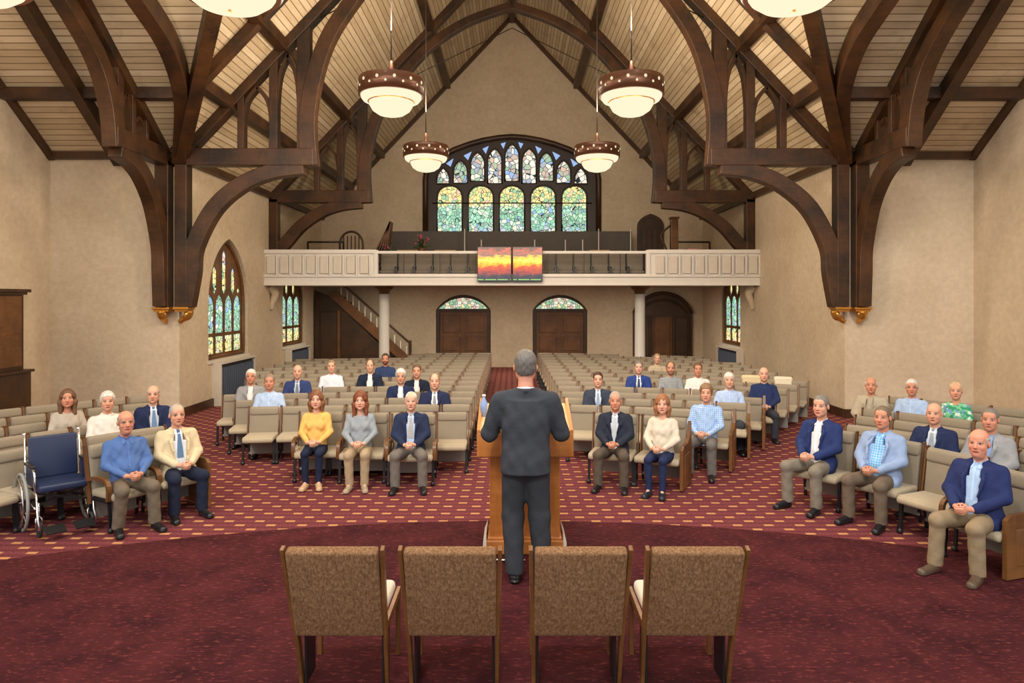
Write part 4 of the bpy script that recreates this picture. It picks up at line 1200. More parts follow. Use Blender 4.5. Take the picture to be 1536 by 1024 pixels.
# ---- skin: features placed in head space (metres from between the ears at eye height)
_skin = {}
def skin_mat(tone, brow, beard=None, lips=(176, 92, 84)):
    key = (tone, brow, beard, lips)
    if key in _skin: return _skin[key]
    m, nt, b = new_mat('skin'); h = NT(nt)
    at = h.n('ShaderNodeAttribute', attribute_name='hp'); s = h.sep(at.outputs['Vector'])
    x, y, z = s[0], s[1], s[2]; ax_ = h.math('ABSOLUTE', x)
    n = h.noise(at.outputs['Vector'], 30, 3, .6)
    base = h.mix(n, srgb(*[int(c*.93) for c in tone]), srgb(*tone))
    front = h.math('LESS_THAN', y, -.045)
    def ellm(cx, cz, rx, rz, xx=None, soft=.25):
        dx = h.math('DIVIDE', h.math('SUBTRACT', ax_ if xx is None else xx, cx), rx)
        dz = h.math('DIVIDE', h.math('SUBTRACT', z, cz), rz)
        d = h.math('ADD', h.math('MULTIPLY', dx, dx), h.math('MULTIPLY', dz, dz))
        f = h.math('DIVIDE', h.math('SUBTRACT', 1+soft, d), 2*soft, clamp=True)
        return h.math('MULTIPLY', f, front)
    # ruddy cheeks and nose
    base = h.mix(h.math('MULTIPLY', ellm(.036, -.035, .026, .024, soft=.9), .35), base, srgb(206, 120, 100))
    base = h.mix(h.math('MULTIPLY', ellm(0, -.035, .016, .018, x, .9), .3), base, srgb(206, 116, 98))
    if beard:
        bm = h.math('MULTIPLY', h.math('LESS_THAN', z, -.048), h.math('LESS_THAN', y, -.01)); bm = h.math('MULTIPLY', bm, h.math('GREATER_THAN', z, -.135))
        base = h.mix(h.math('MULTIPLY', bm, .85), base, srgb(*beard))
    base = h.mix(ellm(0, -.071, .026, .010, x, .3), base, srgb(*lips))
    base = h.mix(ellm(0, -.0705, .026, .0022, x, .5), base, srgb(96, 44, 40))
    base = h.mix(ellm(.033, .0245, .021, .0050, soft=.5), base, srgb(*brow))
    base = h.mix(h.math('MULTIPLY', ellm(.031, .001, .0185, .0105, soft=.5), .55), base, srgb(122, 72, 58))
    base = h.mix(ellm(.031, .0, .0145, .0050, soft=.35), base, srgb(204, 192, 182))
    base = h.mix(ellm(.031, .0005, .0064, .0058, soft=.3), base, srgb(50, 42, 40))
    base = h.mix(ellm(.031, .0068, .0165, .0024, soft=.4), base, srgb(66, 40, 32))
    h.set(b.inputs['Base Color'], base); b.inputs['Roughness'].default_value = .5
    b.inputs['Specular IOR Level'].default_value = .35
    b.inputs['Subsurface Weight'].default_value = .0
    _skin[key] = m; return m
_cloth = {}
def cloth(c, kind='plain'):
    key = (tuple(c), kind)
    if key in _cloth: return _cloth[key]
    m, nt, b = new_mat('cloth'); h = NT(nt); v = h.coord()
    n = h.noise(v, 14, 4, .6); nf = h.noise(v, 160, 2, .7)
    c1 = srgb(*c); col = h.mix(n, sc(c1, .82), sc(c1, 1.12))
    s = h.sep(v)
    if kind == 'check':
        a = h.math('LESS_THAN', h.math('FRACT', h.math('MULTIPLY', s[0], 38)), .16); e = h.math('LESS_THAN', h.math('FRACT', h.math('MULTIPLY', s[2], 38)), .16)
        col = h.mix(h.math('MULTIPLY', h.math('MAXIMUM', a, e), .6), col, srgb(232, 238, 244))
    if kind == 'print':
        vo = h.n('ShaderNodeTexVoronoi'); nt.links.new(v, vo.inputs['Vector']); vo.inputs['Scale'].default_value = 26
        q = h.sep(vo.outputs['Color'])[0]
        col = h.ramp(q, [(0, srgb(60, 150, 110)), (.35, srgb(120, 196, 150)), (.6, srgb(206, 220, 214)), (.8, srgb(110, 150, 190))], 'CONSTANT')
    if kind == 'knit':
        w = h.math('FRACT', h.math('MULTIPLY', s[2], 70)); col = h.mix(h.math('MULTIPLY', h.math('LESS_THAN', w, .4), .14), col, sc(c1, .6))
    h.set(b.inputs['Base Color'], col); b.inputs['Roughness'].default_value = .88
    b.inputs['Specular IOR Level'].default_value = .2
    bmp = h.math('MULTIPLY_ADD', n, 1.0, h.math('MULTIPLY', nf, .25))
    h.bump(bmp, .55, .012, b)
    _cloth[key] = m; return m
def hair_mat(c):
    key = ('hair', tuple(c))
    if key in _cloth: return _cloth[key]
    m, nt, b = new_mat('hair'); h = NT(nt); v = h.coord()
    n = h.noise(h.mapping(v, (90, 90, 14)), 1.0, 4, .7)
    h.set(b.inputs['Base Color'], h.ramp(n, [(.3, sc(srgb(*c), .6)), (.7, sc(srgb(*c), 1.15))])); b.inputs['Roughness'].default_value = .55
    h.bump(n, .6, .006, b); _cloth[key] = m; return m

def rotz(a): c, s = math.cos(a), math.sin(a); return [[c, -s, 0], [s, c, 0], [0, 0, 1]]
def mul(A, B): return [[sum(A[i][k]*B[k][j] for k in range(3)) for j in range(3)] for i in range(3)]
def rotx(a): c, s = math.cos(a), math.sin(a); return [[1, 0, 0], [0, c, -s], [0, s, c]]
def app(A, p): return [sum(A[i][j]*p[j] for j in range(3)) for i in range(3)]

def head(f, hc, Rm, P):
    """P: build parameters. Head space: -y is the face."""
    hs = P.get('hs', 1.13); wd = P.get('face_w', 1.0)
    def T(p): q = app(Rm, [p[0]*hs*wd, p[1]*hs, p[2]*hs]); return [hc[i]+q[i] for i in range(3)]
    def E(c, r, k=.01, op='u', rot=None): f.ell(T(c), [r[0]*hs*wd, r[1]*hs, r[2]*hs], k, op, Rm if rot is None else mul(Rm, rot))
    def Cc(a, b, ra, rb=None, k=.01, op='u'): f.cap(T(a), T(b), ra*hs, (rb if rb is not None else ra)*hs, k, op)
    neckr = P.get('neck', .056)
    f.cap(T((0, .022, -.05)), P['neck_base'], neckr*.95, neckr*1.12, .03)
    E((0, .014, .032), (.076, .094, .084), .0)
    E((0, -.022, -.035), (.063, .072, .078), .03)
    E((0, -.036, -.084), (.047*P.get('jaw', 1), .048, .034), .035)
    E((0, -.046, .045), (.056, .04, .04), .02)
    Cc((-.036, -.070, .018), (.036, -.070, .018), .012, k=.018)
    for s in (-1, 1):
        E((s*.040, -.056, -.034), (.024, .022, .024), .02)
        E((s*.031, -.094, .0), (.017, .014, .0115), .012, 's')
        E((s*.031, -.0685, .0), (.0145, .0135, .012), .003)
        E((s*.079, .010, -.010), (.0085, .019, .031), .006, rot=mul(rotz(s*-.35), rotx(.15)))
        E((s*.046, -.02, -.062), (.022, .03, .026), .025)
    Cc((0, -.082, .012), (0, -.104, -.032), .0085, .0125, .012)
    for s in (-1, 1): E((s*.011, -.094, -.038), (.0085, .010, .0075), .006)
    E((0, -.0835, -.062), (.022, .012, .012), .012)
    E((0, -.0855, -.0665), (.021, .009, .0055), .005); E((0, -.084, -.0755), (.018, .010, .006), .005)
    E((0, -.0885, -.071), (.022, .0075, .0012), .002, 's')
    E((0, -.072, -.102), (.021, .018, .017), .02)
    if P.get('double_chin'): E((0, -.03, -.115), (.045, .04, .03), .03)

HAIRLINES = {
    'short': [(-.10, .070), (-.075, .066), (-.055, .045), (-.040, .012), (-.030, -.02), (-.012, -.02), (-.004, .03), (.018, .03), (.030, -.03), (.06, -.06), (.11, -.07)],
    'receding': [(-.10, .14), (-.07, .12), (-.055, .072), (-.040, .035), (-.030, -.005), (-.012, -.02), (-.004, .03), (.018, .03), (.030, -.03), (.06, -.06), (.11, -.07)],
    'bald': [(-.10, .3), (-.045, .3), (-.036, .03), (-.028, -.01), (-.012, -.02), (-.004, .03), (.018, .03), (.030, -.03), (.06, -.06), (.11, -.07)],
}
def hair_mesh(P, hc, Rm, scale, res=.008):
    st = P['hair']; hs = P.get('hs', 1.13); wd = P.get('face_w', 1.0)
    th = P.get('hair_t', .008)
    g = lines([(-.15, .15, res)]); gz = lines([(-.30 if st in ('long', 'bob') else -.12, .16, res)])
    f = Field(g, g, gz)
    f.ell((0, .016, .034), (.076*wd+th, .094+th, .084+th*1.3), 0)
    if st in ('short', 'receding', 'bald'):
        f.ell((0, .03, -.02), (.070*wd+th*.6, .072+th*.5, .07), .02)
    if st in ('long', 'bob'):
        zb = -.22 if st == 'long' else -.145
        for s in (-1, 1):
            f.cap((s*.060, .015, .03), (s*.078, -.005, -.06), .034, .034, .03)
            f.cap((s*.078, -.005, -.06), (s*.080, -.03 if st == 'long' else -.01, zb), .034, .024, .03)
            f.cap((s*.045, .06, .0), (s*.05, .055, zb+.03), .042, .034, .03)
            f.cap((s*.02, -.045, .088), (s*.07, -.045, .02), .022, .018, .02)
        f.cap((0, .07, 0), (0, .065, zb+.02), .05, .04, .03)
    X, Y, Z = f.ax[0][:, None, None], f.ax[1][None, :, None], f.ax[2][None, None, :]
    D = f.D
    if st in HAIRLINES:
        ys = np.array([a for a, b in HAIRLINES[st]]); zs = np.array([b for a, b in HAIRLINES[st]])
        hl = np.interp(f.ax[1], ys, zs).astype(np.float32)[None, :, None]
        D = np.maximum(D, (hl-Z)*.5)
        D = np.maximum(D, -.062-Z)
        if st == 'bald':
            top = .050+.0*Y; D = np.maximum(D, Z-top+np.abs(X)*0)
            D = np.maximum(D, -(np.sqrt((X/.066)**2+((Y+.01)/.085)**2+((Z-.1)/.075)**2)-1)*.05)
        if st == 'receding':
            D = np.maximum(D, -(np.sqrt((X/.045)**2+((Y+.075)/.075)**2+((Z-.1)/.05)**2)-1)*.04)
    else:
        # open the face
        q = np.sqrt((X/(.056*wd))**2+((Y+.095)/.085)**2+((Z+.035)/.098)**2)-1
        D = np.maximum(D, -q*.05)
        D = np.maximum(D, -(np.sqrt((X/.05)**2+((Y+.07)/.08)**2+((Z+.16)/.10)**2)-1)*.05)
    rs = P.get('seed', 1)
    wv = np.sin(X*140+rs)*np.sin(Y*90+1.3*rs)*np.sin(Z*(36 if st in ('long', 'bob') else 120)+rs)
    D = D+wv.astype(np.float32)*(.004 if st in ('long', 'bob') else .0022)
    f.D = D.astype(np.float32)
    V, Fs = f.nets(); V = relax(V, Fs, 1)
    V = V*hs; V = V @ np.array(Rm).T + np.array(hc)
    me = bpy.data.meshes.new('hair'); me.from_pydata((V*scale).tolist(), [], Fs.tolist())
    me.polygons.foreach_set('use_smooth', [True]*len(me.polygons)); me.materials.append(hair_mat(P['hair_c'])); me.update()
    return me

def person(name_label, loc, yaw, P):
    """Seated or standing figure. Local frame: faces -y, origin on the floor under the hips."""
    S = P.get('scale', .87); lod = P.get('lod', 0)
    stand = P.get('stand', False); fem = P.get('fem', False)
    wK = P.get('w', 1.0)                                   # build: girth factor
    hy = P.get('head_yaw', 0.0); hpit = P.get('head_pitch', 0.0)
    root = empty('person', loc, yaw, name_label, 'person', P.get('group'))
    fine = [.0052, .0075, .011][lod]; mid = [.011, .015, .022][lod]; coarse = [.016, .022, .03][lod]
    # ---- joints
    if not stand:
        hz = .50; kz = .52; lean = P.get('lean', .0)
        hip = {s: (s*.085, -.02, hz) for s in (-1, 1)}
        kx = P.get('knees', .105 if fem else .17)
        knee = {s: (s*kx, -.46, kz) for s in (-1, 1)}
        fs = P.get('feet', {1: (0, 0), -1: (0, 0)})
        ank = {s: (s*kx*(1.0 if not fem else .9)+fs[s][0], -.44+fs[s][1], .09) for s in (-1, 1)}
        toe = {s: (ank[s][0]+s*.03, ank[s][1]-(.19 if not fem else .16), .035) for s in (-1, 1)}
        cz = .94; ny = .06+lean*.5
        nb = (0, ny+.0, 1.085); shy = ny+.0
        shz = .985; hc = (0, ny-.03, 1.262)
        sw = .165 if fem else .19
        sh = {s: (s*sw, shy, shz) for s in (-1, 1)}
        el = {s: (s*(.235 if not fem else .215)*(.5+.5*wK), -.03, .76) for s in (-1, 1)}
        hx = .0; hzd = .655
        wr = {s: (s*.085, -.255-.02*wK, hzd) for s in (-1, 1)}
        pel = (0, .0, .54); belly = (0, .0, .70); chest = (0, .035, .90)
    else:
        hip = {s: (s*.09, 0, .93) for s in (-1, 1)}
        knee = {-1: (-.11, -.02, .50), 1: (.10, -.03, .50)}
        ank = {-1: (-.135, .0, .09), 1: (.085, .05, .09)}
        toe = {s: (ank[s][0]+s*.035, ank[s][1]-.17, .035) for s in (-1, 1)}
        toe[1] = (.10, -.11, .03); 
        nb = (0, .03, 1.50); sh = {s: (s*.20, .025, 1.405) for s in (-1, 1)}
        hc = (0, .0, 1.675)
        el = {s: (s*.285, -.03, 1.14) for s in (-1, 1)}
        wr = {s: (s*.235, -.27, 1.145) for s in (-1, 1)}
        pel = (0, .015, .95); belly = (0, .01, 1.10); chest = (0, .03, 1.30)
    hc = (hc[0]+P.get('hx', 0), hc[1]-math.sin(hpit)*.0, hc[2]+P.get('hz', 0))
    Rm = mul(rotz(hy), rotx(hpit))
    P = dict(P); P['neck_base'] = (nb[0], nb[1]+.01, nb[2]-.03)
    top = hc[2]+.14
    # ---- grids
    def grid(full_legs=True):
        hx0 = hc[0]
        xs = lines([(-.45, -.13, coarse), (-.13, .13, fine), (.13, .45, coarse)])
        if stand: ys = lines([(-.45, -.12, mid), (-.12, .13, fine), (.13, .25, mid)]); zs = lines([(-.005, hc[2]-.15, mid), (hc[2]-.15, top, fine)])
        else:
            ys = lines([(-.80, -.45, coarse), (-.45, -.27, fine*1.1), (-.27, -.13, mid), (-.13, .15, fine), (.15, .26, mid)])
            zs = lines([(-.005, .59, coarse), (.59, .72, fine*1.1), (.72, hc[2]-.15, mid), (hc[2]-.15, top, fine)])
        return xs, ys, zs
    # ---- body: one continuous skin
    f = Field(*grid())
    head(f, hc, Rm, P)
    f.ell((chest[0], chest[1]+.01, chest[2]-.03), (.13*wK, .07*wK, .13), .04); f.ell(belly, (.115*wK, .08*wK, .15), .05); f.ell(pel, (.14*wK, .10*wK, .10), .05)
    f.cap((sh[-1][0]*.85, sh[-1][1], sh[-1][2]-.01), (sh[1][0]*.85, sh[1][1], sh[1][2]-.01), .036, k=.02)
    f.cap((0, nb[1], nb[2]-.10), P['neck_base'], .05, .055, .02)
    lg = .72 if P.get('slim') else 1.0
    for s in (-1, 1):
        f.cap(sh[s], el[s], .05, .04, .03); f.cap(el[s], wr[s], .038, .026, .02)
        f.cap(hip[s], knee[s], .070, .050*lg, .04); f.cap(knee[s], ank[s], .048*lg, .032*lg, .03)
        f.cap(ank[s], (toe[s][0], toe[s][1]+.03, .036), .030, .020, .02)
    hr = .0085
    if stand:
        for s in (-1, 1):
            w = wr[s]; pc = (w[0]-s*.02, w[1]-.06, w[2]+.0)
            f.cap(w, pc, .026, .034, .02, sq=None); f.ell(pc, (.04, .05, .018), .012)
            for i in range(4):
                bx = pc[0]+(i-1.5)*.021; L = (.07, .078, .072, .056)[i if s > 0 else 3-i]
                f.cap((bx, pc[1]-.035, pc[2]), (bx-s*.004, pc[1]-.035-L*.55, pc[2]+.008), hr*1.05, hr, .004)
                f.cap((bx-s*.004, pc[1]-.035-L*.55, pc[2]+.008), (bx-s*.008, pc[1]-.035-L, pc[2]-.008), hr, hr*.85, .004)
            f.cap((pc[0]-s*.03, pc[1]+.01, pc[2]), (pc[0]-s*.055, pc[1]-.035, pc[2]-.005), .012, .009, .008)
    else:
        for s in (-1, 1):
            w = wr[s]; off = .008*s
            p0 = (s*.040, w[1]-.055, w[2]+.004+off*.5)
            f.cap(w, p0, .025, .028, .02)
            f.ell((s*.034, w[1]-.075, w[2]+.004), (.022, .044, .040), .014)
            for i in range(4):
                z = w[2]+.030-.021*i+off*.6; L = (1.0, 1.06, 1.0, .85)[i]
                k1 = (s*.036, w[1]-.112*L, z); k2 = (s*.006, w[1]-.131*L, z-.003); k3 = (-s*.030, w[1]-.115*L+.004*s, z-.006)
                f.cap(k1, k2, hr*1.12, hr*1.02, .003); f.cap(k2, k3, hr*1.02, hr*.85, .003)
                f.cap((s*.036, w[1]-.08, z), k1, hr*1.2, hr*1.12, .008)
            f.cap((s*.034, w[1]-.05, w[2]+.036), (s*.012, w[1]-.085, w[2]+.050+off*.7), .0125, .010, .008)
            f.cap((s*.012, w[1]-.085, w[2]+.050+off*.7), (-s*.010, w[1]-.108, w[2]+.048+off*.7), .010, .0085, .004)
    link('body', to_mesh('body', f, skin_mat(P.get('tone', (226, 170, 142)), P.get('brow', (120, 96, 80)), P.get('beard'), P.get('lips', (184, 104, 94))), S, 1, (hc, Rm, P.get('hs', 1.13))), root)
    # ---- hair
    if P.get('hair'): link('hair', hair_mesh(P, hc, Rm, S, [.0065, .009, .013][lod]), root)
    rs = P.get('seed', 1)
    def wrinkle(f, amp, fx=34, fz=26):
        X, Y, Z = f.ax[0][:, None, None], f.ax[1][None, :, None], f.ax[2][None, None, :]
        f.D = (f.D+amp*(np.sin(X*fx+Z*fz*.8+rs)*np.sin(Y*fx*.8-Z*fz+2*rs)+.5*np.sin(X*fx*1.9-Z*fz*1.7+rs))).astype(np.float32)
    c2 = [.010, .015, .024][lod]
    # ---- shirt / sweater
    if stand: g2 = (lines([(-.42, .42, c2)]), lines([(-.42, .22, c2)]), lines([(.80, 1.58, c2)]))
    else: g2 = (lines([(-.42, .42, c2)]), lines([(-.42, .24, c2)]), lines([(.40, 1.14, c2)]))
    top_kind = P.get('top', 'shirt'); jacket = P.get('jacket') is not None
    bl = P.get('belly', 0)
    def torso(f, e, low=True):
        cx_, cw, bw, pw_ = chest[1], (.165 if fem else .178)*wK+e, (.140 if fem else .163)*wK+e, .170*wK+e
        if stand: pz = [.84 if e else .90, .95, 1.10, 1.24, 1.36]
        else: pz = [.44, .54, .70, .86, .965]
        f.loft([(pz[0], pw_*1.02, .13*wK+e, pel[1]), (pz[1], pw_, .132*wK+e, pel[1]), (pz[2], bw, .118*wK+e, belly[1]), (pz[3], cw*.97, .115*wK+e, cx_-.005), (pz[4], cw*.93, .100*wK+e*.7, cx_+.004), (pz[4]+.065, cw*.74, .082*wK+e*.7, cx_+.012)], .05)
        if fem:
            for s_ in (-1, 1): f.ell((s_*.07, chest[1]-.088, chest[2]-.03), (.062+e*.5, .055+e*.5, .06), .05)
        if bl: f.ell((0, belly[1]-.04, belly[2]-.01), (.14*wK+e, .10+bl+e, .14), .06)
        for s_ in (-1, 1):
            f.cap((s_*.035, nb[1]+.008, nb[2]-.048), (s_*abs(sh[s_][0])*.86, sh[s_][1], sh[s_][2]+.004), .050+e*.8, .055+e*.8, .035)
        f.cap((0, nb[1], nb[2]-.09), (0, nb[1]+.014, nb[2]-.0), .075+e*.3, .056+(.008 if not fem else .004)+e*.3, .03)
    def sleeves(f, e, short=False):
        for s in (-1, 1):
            f.cap(sh[s], el[s], (.054 if fem else .060)+e, (.047 if fem else .052)+e, .035)
            if not short:
                wl = [el[s][i]+(wr[s][i]-el[s][i])*.93 for i in range(3)]
                f.cap(el[s], wl, .050+e, .036+e, .02)
    f = Field(*g2); torso(f, 0); sleeves(f, 0, P.get('short_sleeve', False))
    wrinkle(f, .0022 if jacket else .0040)
    X, Y, Z = f.ax[0][:, None, None], f.ax[1][None, :, None], f.ax[2][None, None, :]
    if fem:      # scooped neckline
        f.ell((0, nb[1]-.075, nb[2]-.01), (.068, .065, .052), .01, 's')
    f.D = np.maximum(f.D, (Z+(Y-nb[1])*-.35-(nb[2]+.0 if not fem else nb[2]-.02))).astype(np.float32)
    if not fem:
        # collar: a stand and two points
        for s_ in (-1, 1):
            f.cap((s_*.060, nb[1]+.012, nb[2]+.006), (s_*.022, nb[1]-.060, nb[2]-.022), .012, .011, .006)
            f.cap((s_*.024, nb[1]-.062, nb[2]-.024), ((s_*.046, nb[1]-.082, nb[2]-.068) if not jacket else (s_*.034, nb[1]-.074, nb[2]-.05)), .013, .006, .006)
            f.cap((s_*.060, nb[1]+.012, nb[2]+.006), (0, nb[1]+.072, nb[2]+.014), .012, .012, .006)
        f.ell((0, nb[1]-.082, nb[2]-.02), (.015, .03, .03), .006, 's')
    if jacket:   # the shirt front ends under the lapels
        f.D = np.maximum(f.D, np.minimum(np.minimum(np.abs(X)-.050, (nb[1]-.032)-Y), Z-(chest[2]+.03))).astype(np.float32)
    fshirt = f
    def front_y(z, x=0, fld=None):
        fl = fld or fshirt; xi = int(np.argmin(abs(fl.ax[0]-x))); zi = int(np.argmin(abs(fl.ax[2]-z)))
        col = fl.D[xi, :, zi]; j = np.argmax(col < 0)
        if j == 0: return fl.ax[1][0]
        a, b = col[j-1], col[j]; return float(fl.ax[1][j-1]+(fl.ax[1][j]-fl.ax[1][j-1])*a/(a-b))
    kname = {'shirt': 'shirt', 'sweater': 'sweater', 'knit': 'sweater'}[top_kind]
    link(kname, to_mesh(kname, f, cloth(P['top_c'], P.get('top_kind', 'knit' if top_kind == 'knit' else 'plain')), S, 1), root)
    def strip(nm, rows, mat_, fld, lift=.006, th=.007):
        """thin band of cloth lying on the front of a garment; rows (z, x_in, x_out)"""
        V = []; Fq = []; n = len(rows)
        for z, xa, xb in rows:
            ya = front_y(z, xa, fld)-lift; yb = front_y(z, xb, fld)-lift*.7
            V += [(xa, ya, z), (xb, yb, z), (xb, yb+th, z), (xa, ya+th, z)]
        for i in range(n-1):
            for k in range(4): Fq.append((4*i+k, 4*i+(k+1) % 4, 4*i+4+(k+1) % 4, 4*i+4+k))
        Fq += [(0, 3, 2, 1), (4*n-4, 4*n-3, 4*n-2, 4*n-1)]
        me = MB().add(V, Fq, 0, False).mesh(nm, [mat_]); me.transform(Matrix.Scale(S, 4)); return link(nm, me, root)
    if lod < 2 and not fem and top_kind == 'shirt':
        mt = cloth([min(255, int(c*1.06)) for c in P['top_c']], P.get('top_kind', 'plain'))
        for s_ in (-1, 1):
            strip('collar_flap', [(nb[2]-.018, s_*.050, s_*.060), (nb[2]-.034, s_*.026, s_*.064), (nb[2]-.055, s_*.028, s_*.066), (nb[2]-.080, s_*.040, s_*.058), (nb[2]-.098, s_*.050, s_*.052)] if not jacket else [(nb[2]-.036, s_*.018, s_*.040), (nb[2]-.055, s_*.024, s_*.044), (nb[2]-.070, s_*.036, s_*.042)], mt, fshirt, .010, .010)
        if not P.get('tie'):
            strip('placket', [(nb[2]-.06-i*.04, -.012, .012) for i in range(9)], mt, fshirt, .004, .006)
    # ---- tie
    if P.get('tie'):
        zt = nb[2]-.040; zb = P.get('tie_to', belly[2]+.02)
        m = MB(); n = 10; V = []
        for i in range(n+1):
            t = i/n; z = zt+(zb-zt)*t; w = .014+.024*min(1, t*1.3); yy = front_y(z)-.006
            for x_ in (-w, w): V.append((x_, yy, z))
            for x_ in (w, -w): V.append((x_, yy+.012, z))
        Fq = []
        for i in range(n):
            for k in range(4): Fq.append((4*i+k, 4*i+(k+1) % 4, 4*i+4+(k+1) % 4, 4*i+4+k))
        Fq += [(0, 3, 2, 1), (4*n, 4*n+1, 4*n+2, 4*n+3)]
        m.add(V, Fq, 0); m.cushion((0, front_y(zt)-.004, zt+.005), (.042, .03, .036), .012)
        me = m.mesh('tie', [cloth(P['tie'])]); me.transform(Matrix.Scale(S, 4)); link('tie', me, root)
    # ---- jacket
    if jacket:
        f = Field(*g2); e = .016
        torso(f, e); sleeves(f, e*.8)
        if not stand:
            for s_ in (-1, 1): f.cap((s_*.13*wK, .02, .56), (s_*.165*wK, -.10, .50), .07, .06, .06)
        op = P.get('open', .055); closed = op < .058
        for s_ in (-1, 1):
            a = (s_*.066, nb[1]-.050, nb[2]-.035); b = (s_*(op+.034), chest[1]-.120*wK-.006, chest[2]+.02); c = (s_*((.010 if closed else op)+.006), belly[1]-.128*wK-.010-bl, belly[2]+.05)
            f.cap(a, b, .015, .020, .003); f.cap(b, c, .019, .009, .003)
            f.cap((s_*.066, nb[1]+.02, nb[2]-.012), a, .017, .015, .006); f.cap((s_*.066, nb[1]+.02, nb[2]-.012), (0, nb[1]+.080, nb[2]-.004), .016, .016, .006)
        wrinkle(f, .0034, 30, 22)
        X, Y, Z = f.ax[0][:, None, None], f.ax[1][None, :, None], f.ax[2][None, None, :]
        if not P.get('back_only'):
            wz = np.interp(f.ax[2], [belly[2]-.22, belly[2]-.02, belly[2]+.05, chest[2]+.02, nb[2]-.05, nb[2]+.05], ([op+.07, op*.9, op*.9, op+.008, .054, .056] if not closed else [.09, .010, .030, .060, .054, .056])).astype(np.float32)[None, None, :]
            cut = np.maximum(np.abs(X)-wz, Y+.0)
            f.D = np.maximum(f.D, -cut).astype(np.float32)
        f.ell((0, nb[1]-.01, nb[2]+.03), (.066, .076, .065), .004, 's')
        f.D = np.maximum(f.D, Z-(nb[2]+.012)).astype(np.float32)
        if stand:
            f.D = np.maximum(f.D, .845-Z).astype(np.float32)
            f.D = np.maximum(f.D, -np.maximum(np.abs(X)-.006, np.maximum(.157-Y, Z-1.06))).astype(np.float32)   # centre vent
        if not stand and lod < 2:
            def xin(z): return float(np.interp(z, [belly[2]-.02, belly[2]+.05, chest[2]+.02, nb[2]-.05], [op*.9, op*.9, op+.008, .054] if not closed else [.010, .030, .060, .054]))
            zs_ = [belly[2]+.06, belly[2]+.12, chest[2]-.04, chest[2]+.02, chest[2]+.055, chest[2]+.06, chest[2]+.085, nb[2]-.055]
            wd_ = [.006, .022, .036, .046, .052, .040, .036, .026]
            for s_ in (-1, 1): strip('lapel', [(z, s_*(xin(z)+.004), s_*(xin(z)+.008+w_)) for z, w_ in zip(zs_, wd_)], cloth([int(c*.94) for c in P['jacket']]), f, .009, .010)
        link('jacket', to_mesh('jacket', f, cloth(P['jacket'], P.get('jacket_kind', 'plain')), S, 1), root)
    # ---- trousers
    if lod < 2 or P.get('legs', True):
        c3 = [.011, .016, .026][lod]
        if stand: g3 = (lines([(-.3, .3, c3)]), lines([(-.2, .22, c3)]), lines([(.03, 1.06, c3)]))
        else: g3 = (lines([(-.36, .36, c3)]), lines([(-.62, .24, c3)]), lines([(.03, .70, c3)]))
        f = Field(*g3); fl = (1.18 if stand else 1.0) if not P.get('slim') else .82
        f.ell((pel[0], pel[1], pel[2]-.01), (.163*wK, .130*wK, .115), .04)
        for s in (-1, 1):
            f.cap(hip[s], knee[s], .096*(.5+.5*wK), (.080 if not fem and not stand else .073)*fl, .04)
            f.cap((knee[s][0], knee[s][1]+.012, knee[s][2]-.008), (ank[s][0], ank[s][1]+.01, ank[s][2]-.005), .073*fl if not fem else .069*fl, (.071 if fl == 1.0 and not fem else .060*fl if fl >= 1 else .046), .02)
        wrinkle(f, .0026, 30, 22)
        Z = f.ax[2][None, None, :]
        f.D = np.maximum(f.D, .072-Z).astype(np.float32)
        link('trousers', to_mesh('trousers', f, cloth(P.get('legs_c', (60, 62, 70))), S, 1), root)
    # ---- shoes
    for s in (-1, 1):
        a, t = ank[s], toe[s]
        x0, x1 = min(a[0], t[0])-.07, max(a[0], t[0])+.07
        f = Field(lines([(x0, x1, .009+.006*lod)]), lines([(t[1]-.09, a[1]+.09, .009+.006*lod)]), lines([(-.012, .13, .008+.006*lod)]))
        f.cap((a[0], a[1]+.02, .042), (t[0], t[1], .036), .043, .046, .02, sq=(2, .82)); f.cap((a[0], a[1]+.0, .05), (a[0], a[1], .10 if not fem else .06), .045, .042, .02); f.cap((a[0], a[1]-.01, .07 if not fem else .05), ((a[0]+t[0])/2, (a[1]+t[1])/2, .045), .042, .038, .02)
        f.cap((t[0], t[1]+.0, .02), (a[0], a[1]+.03, .02), .050, .044, .006, sq=(2, .3))
        Z = f.ax[2][None, None, :]; f.D = np.maximum(f.D, .004-Z).astype(np.float32)
        link('shoe', to_mesh('shoe', f, cloth_shoe(P.get('shoes', (26, 26, 30))), S, 1), root)
    # ---- glasses
    if P.get('glasses'):
        m = MB()
        def T(p): q = app(Rm, p); return [(hc[i]+q[i])*S for i in range(3)]
        for s in (-1, 1):
            ring = [T((s*.032+.021*math.cos(a), -.094, -.001+.016*math.sin(a))) for a in [2*PI*k/14 for k in range(14)]]
            m.tube(ring, .0017*S, 5, closed=True)
            m.tube([T((s*.053, -.094, .002)), T((s*.080, -.06, .004)), T((s*.084, .01, .004))], .0017*S, 5)
        m.tube([T((-.011, -.094, .003)), T((.011, -.094, .003))], .0017*S, 5)
        m.build('glasses', M['black'] if P['glasses'] == 1 else M['iron'], root)
    return root
def cloth_shoe(c):
    key = ('shoe', tuple(c))
    if key in _cloth: return _cloth[key]
    m = simple('shoe_leather', srgb(*c), .35, var=.08, nscale=12); _cloth[key] = m; return m

def at(px, d): return (px-768)*d/F
GREY = (176, 172, 168); WHITE = (222, 218, 212); SALT = (128, 122, 116)
T1 = (226, 168, 140); T2 = (232, 180, 154); T3 = (214, 150, 122)
NAVY = (38, 48, 82)
def sit(label, x, y, face, P):
    """face: direction the figure faces, degrees from straight at the camera; + turns to the right of the picture"""
    person(label, (x, y, 0), R(face), P)
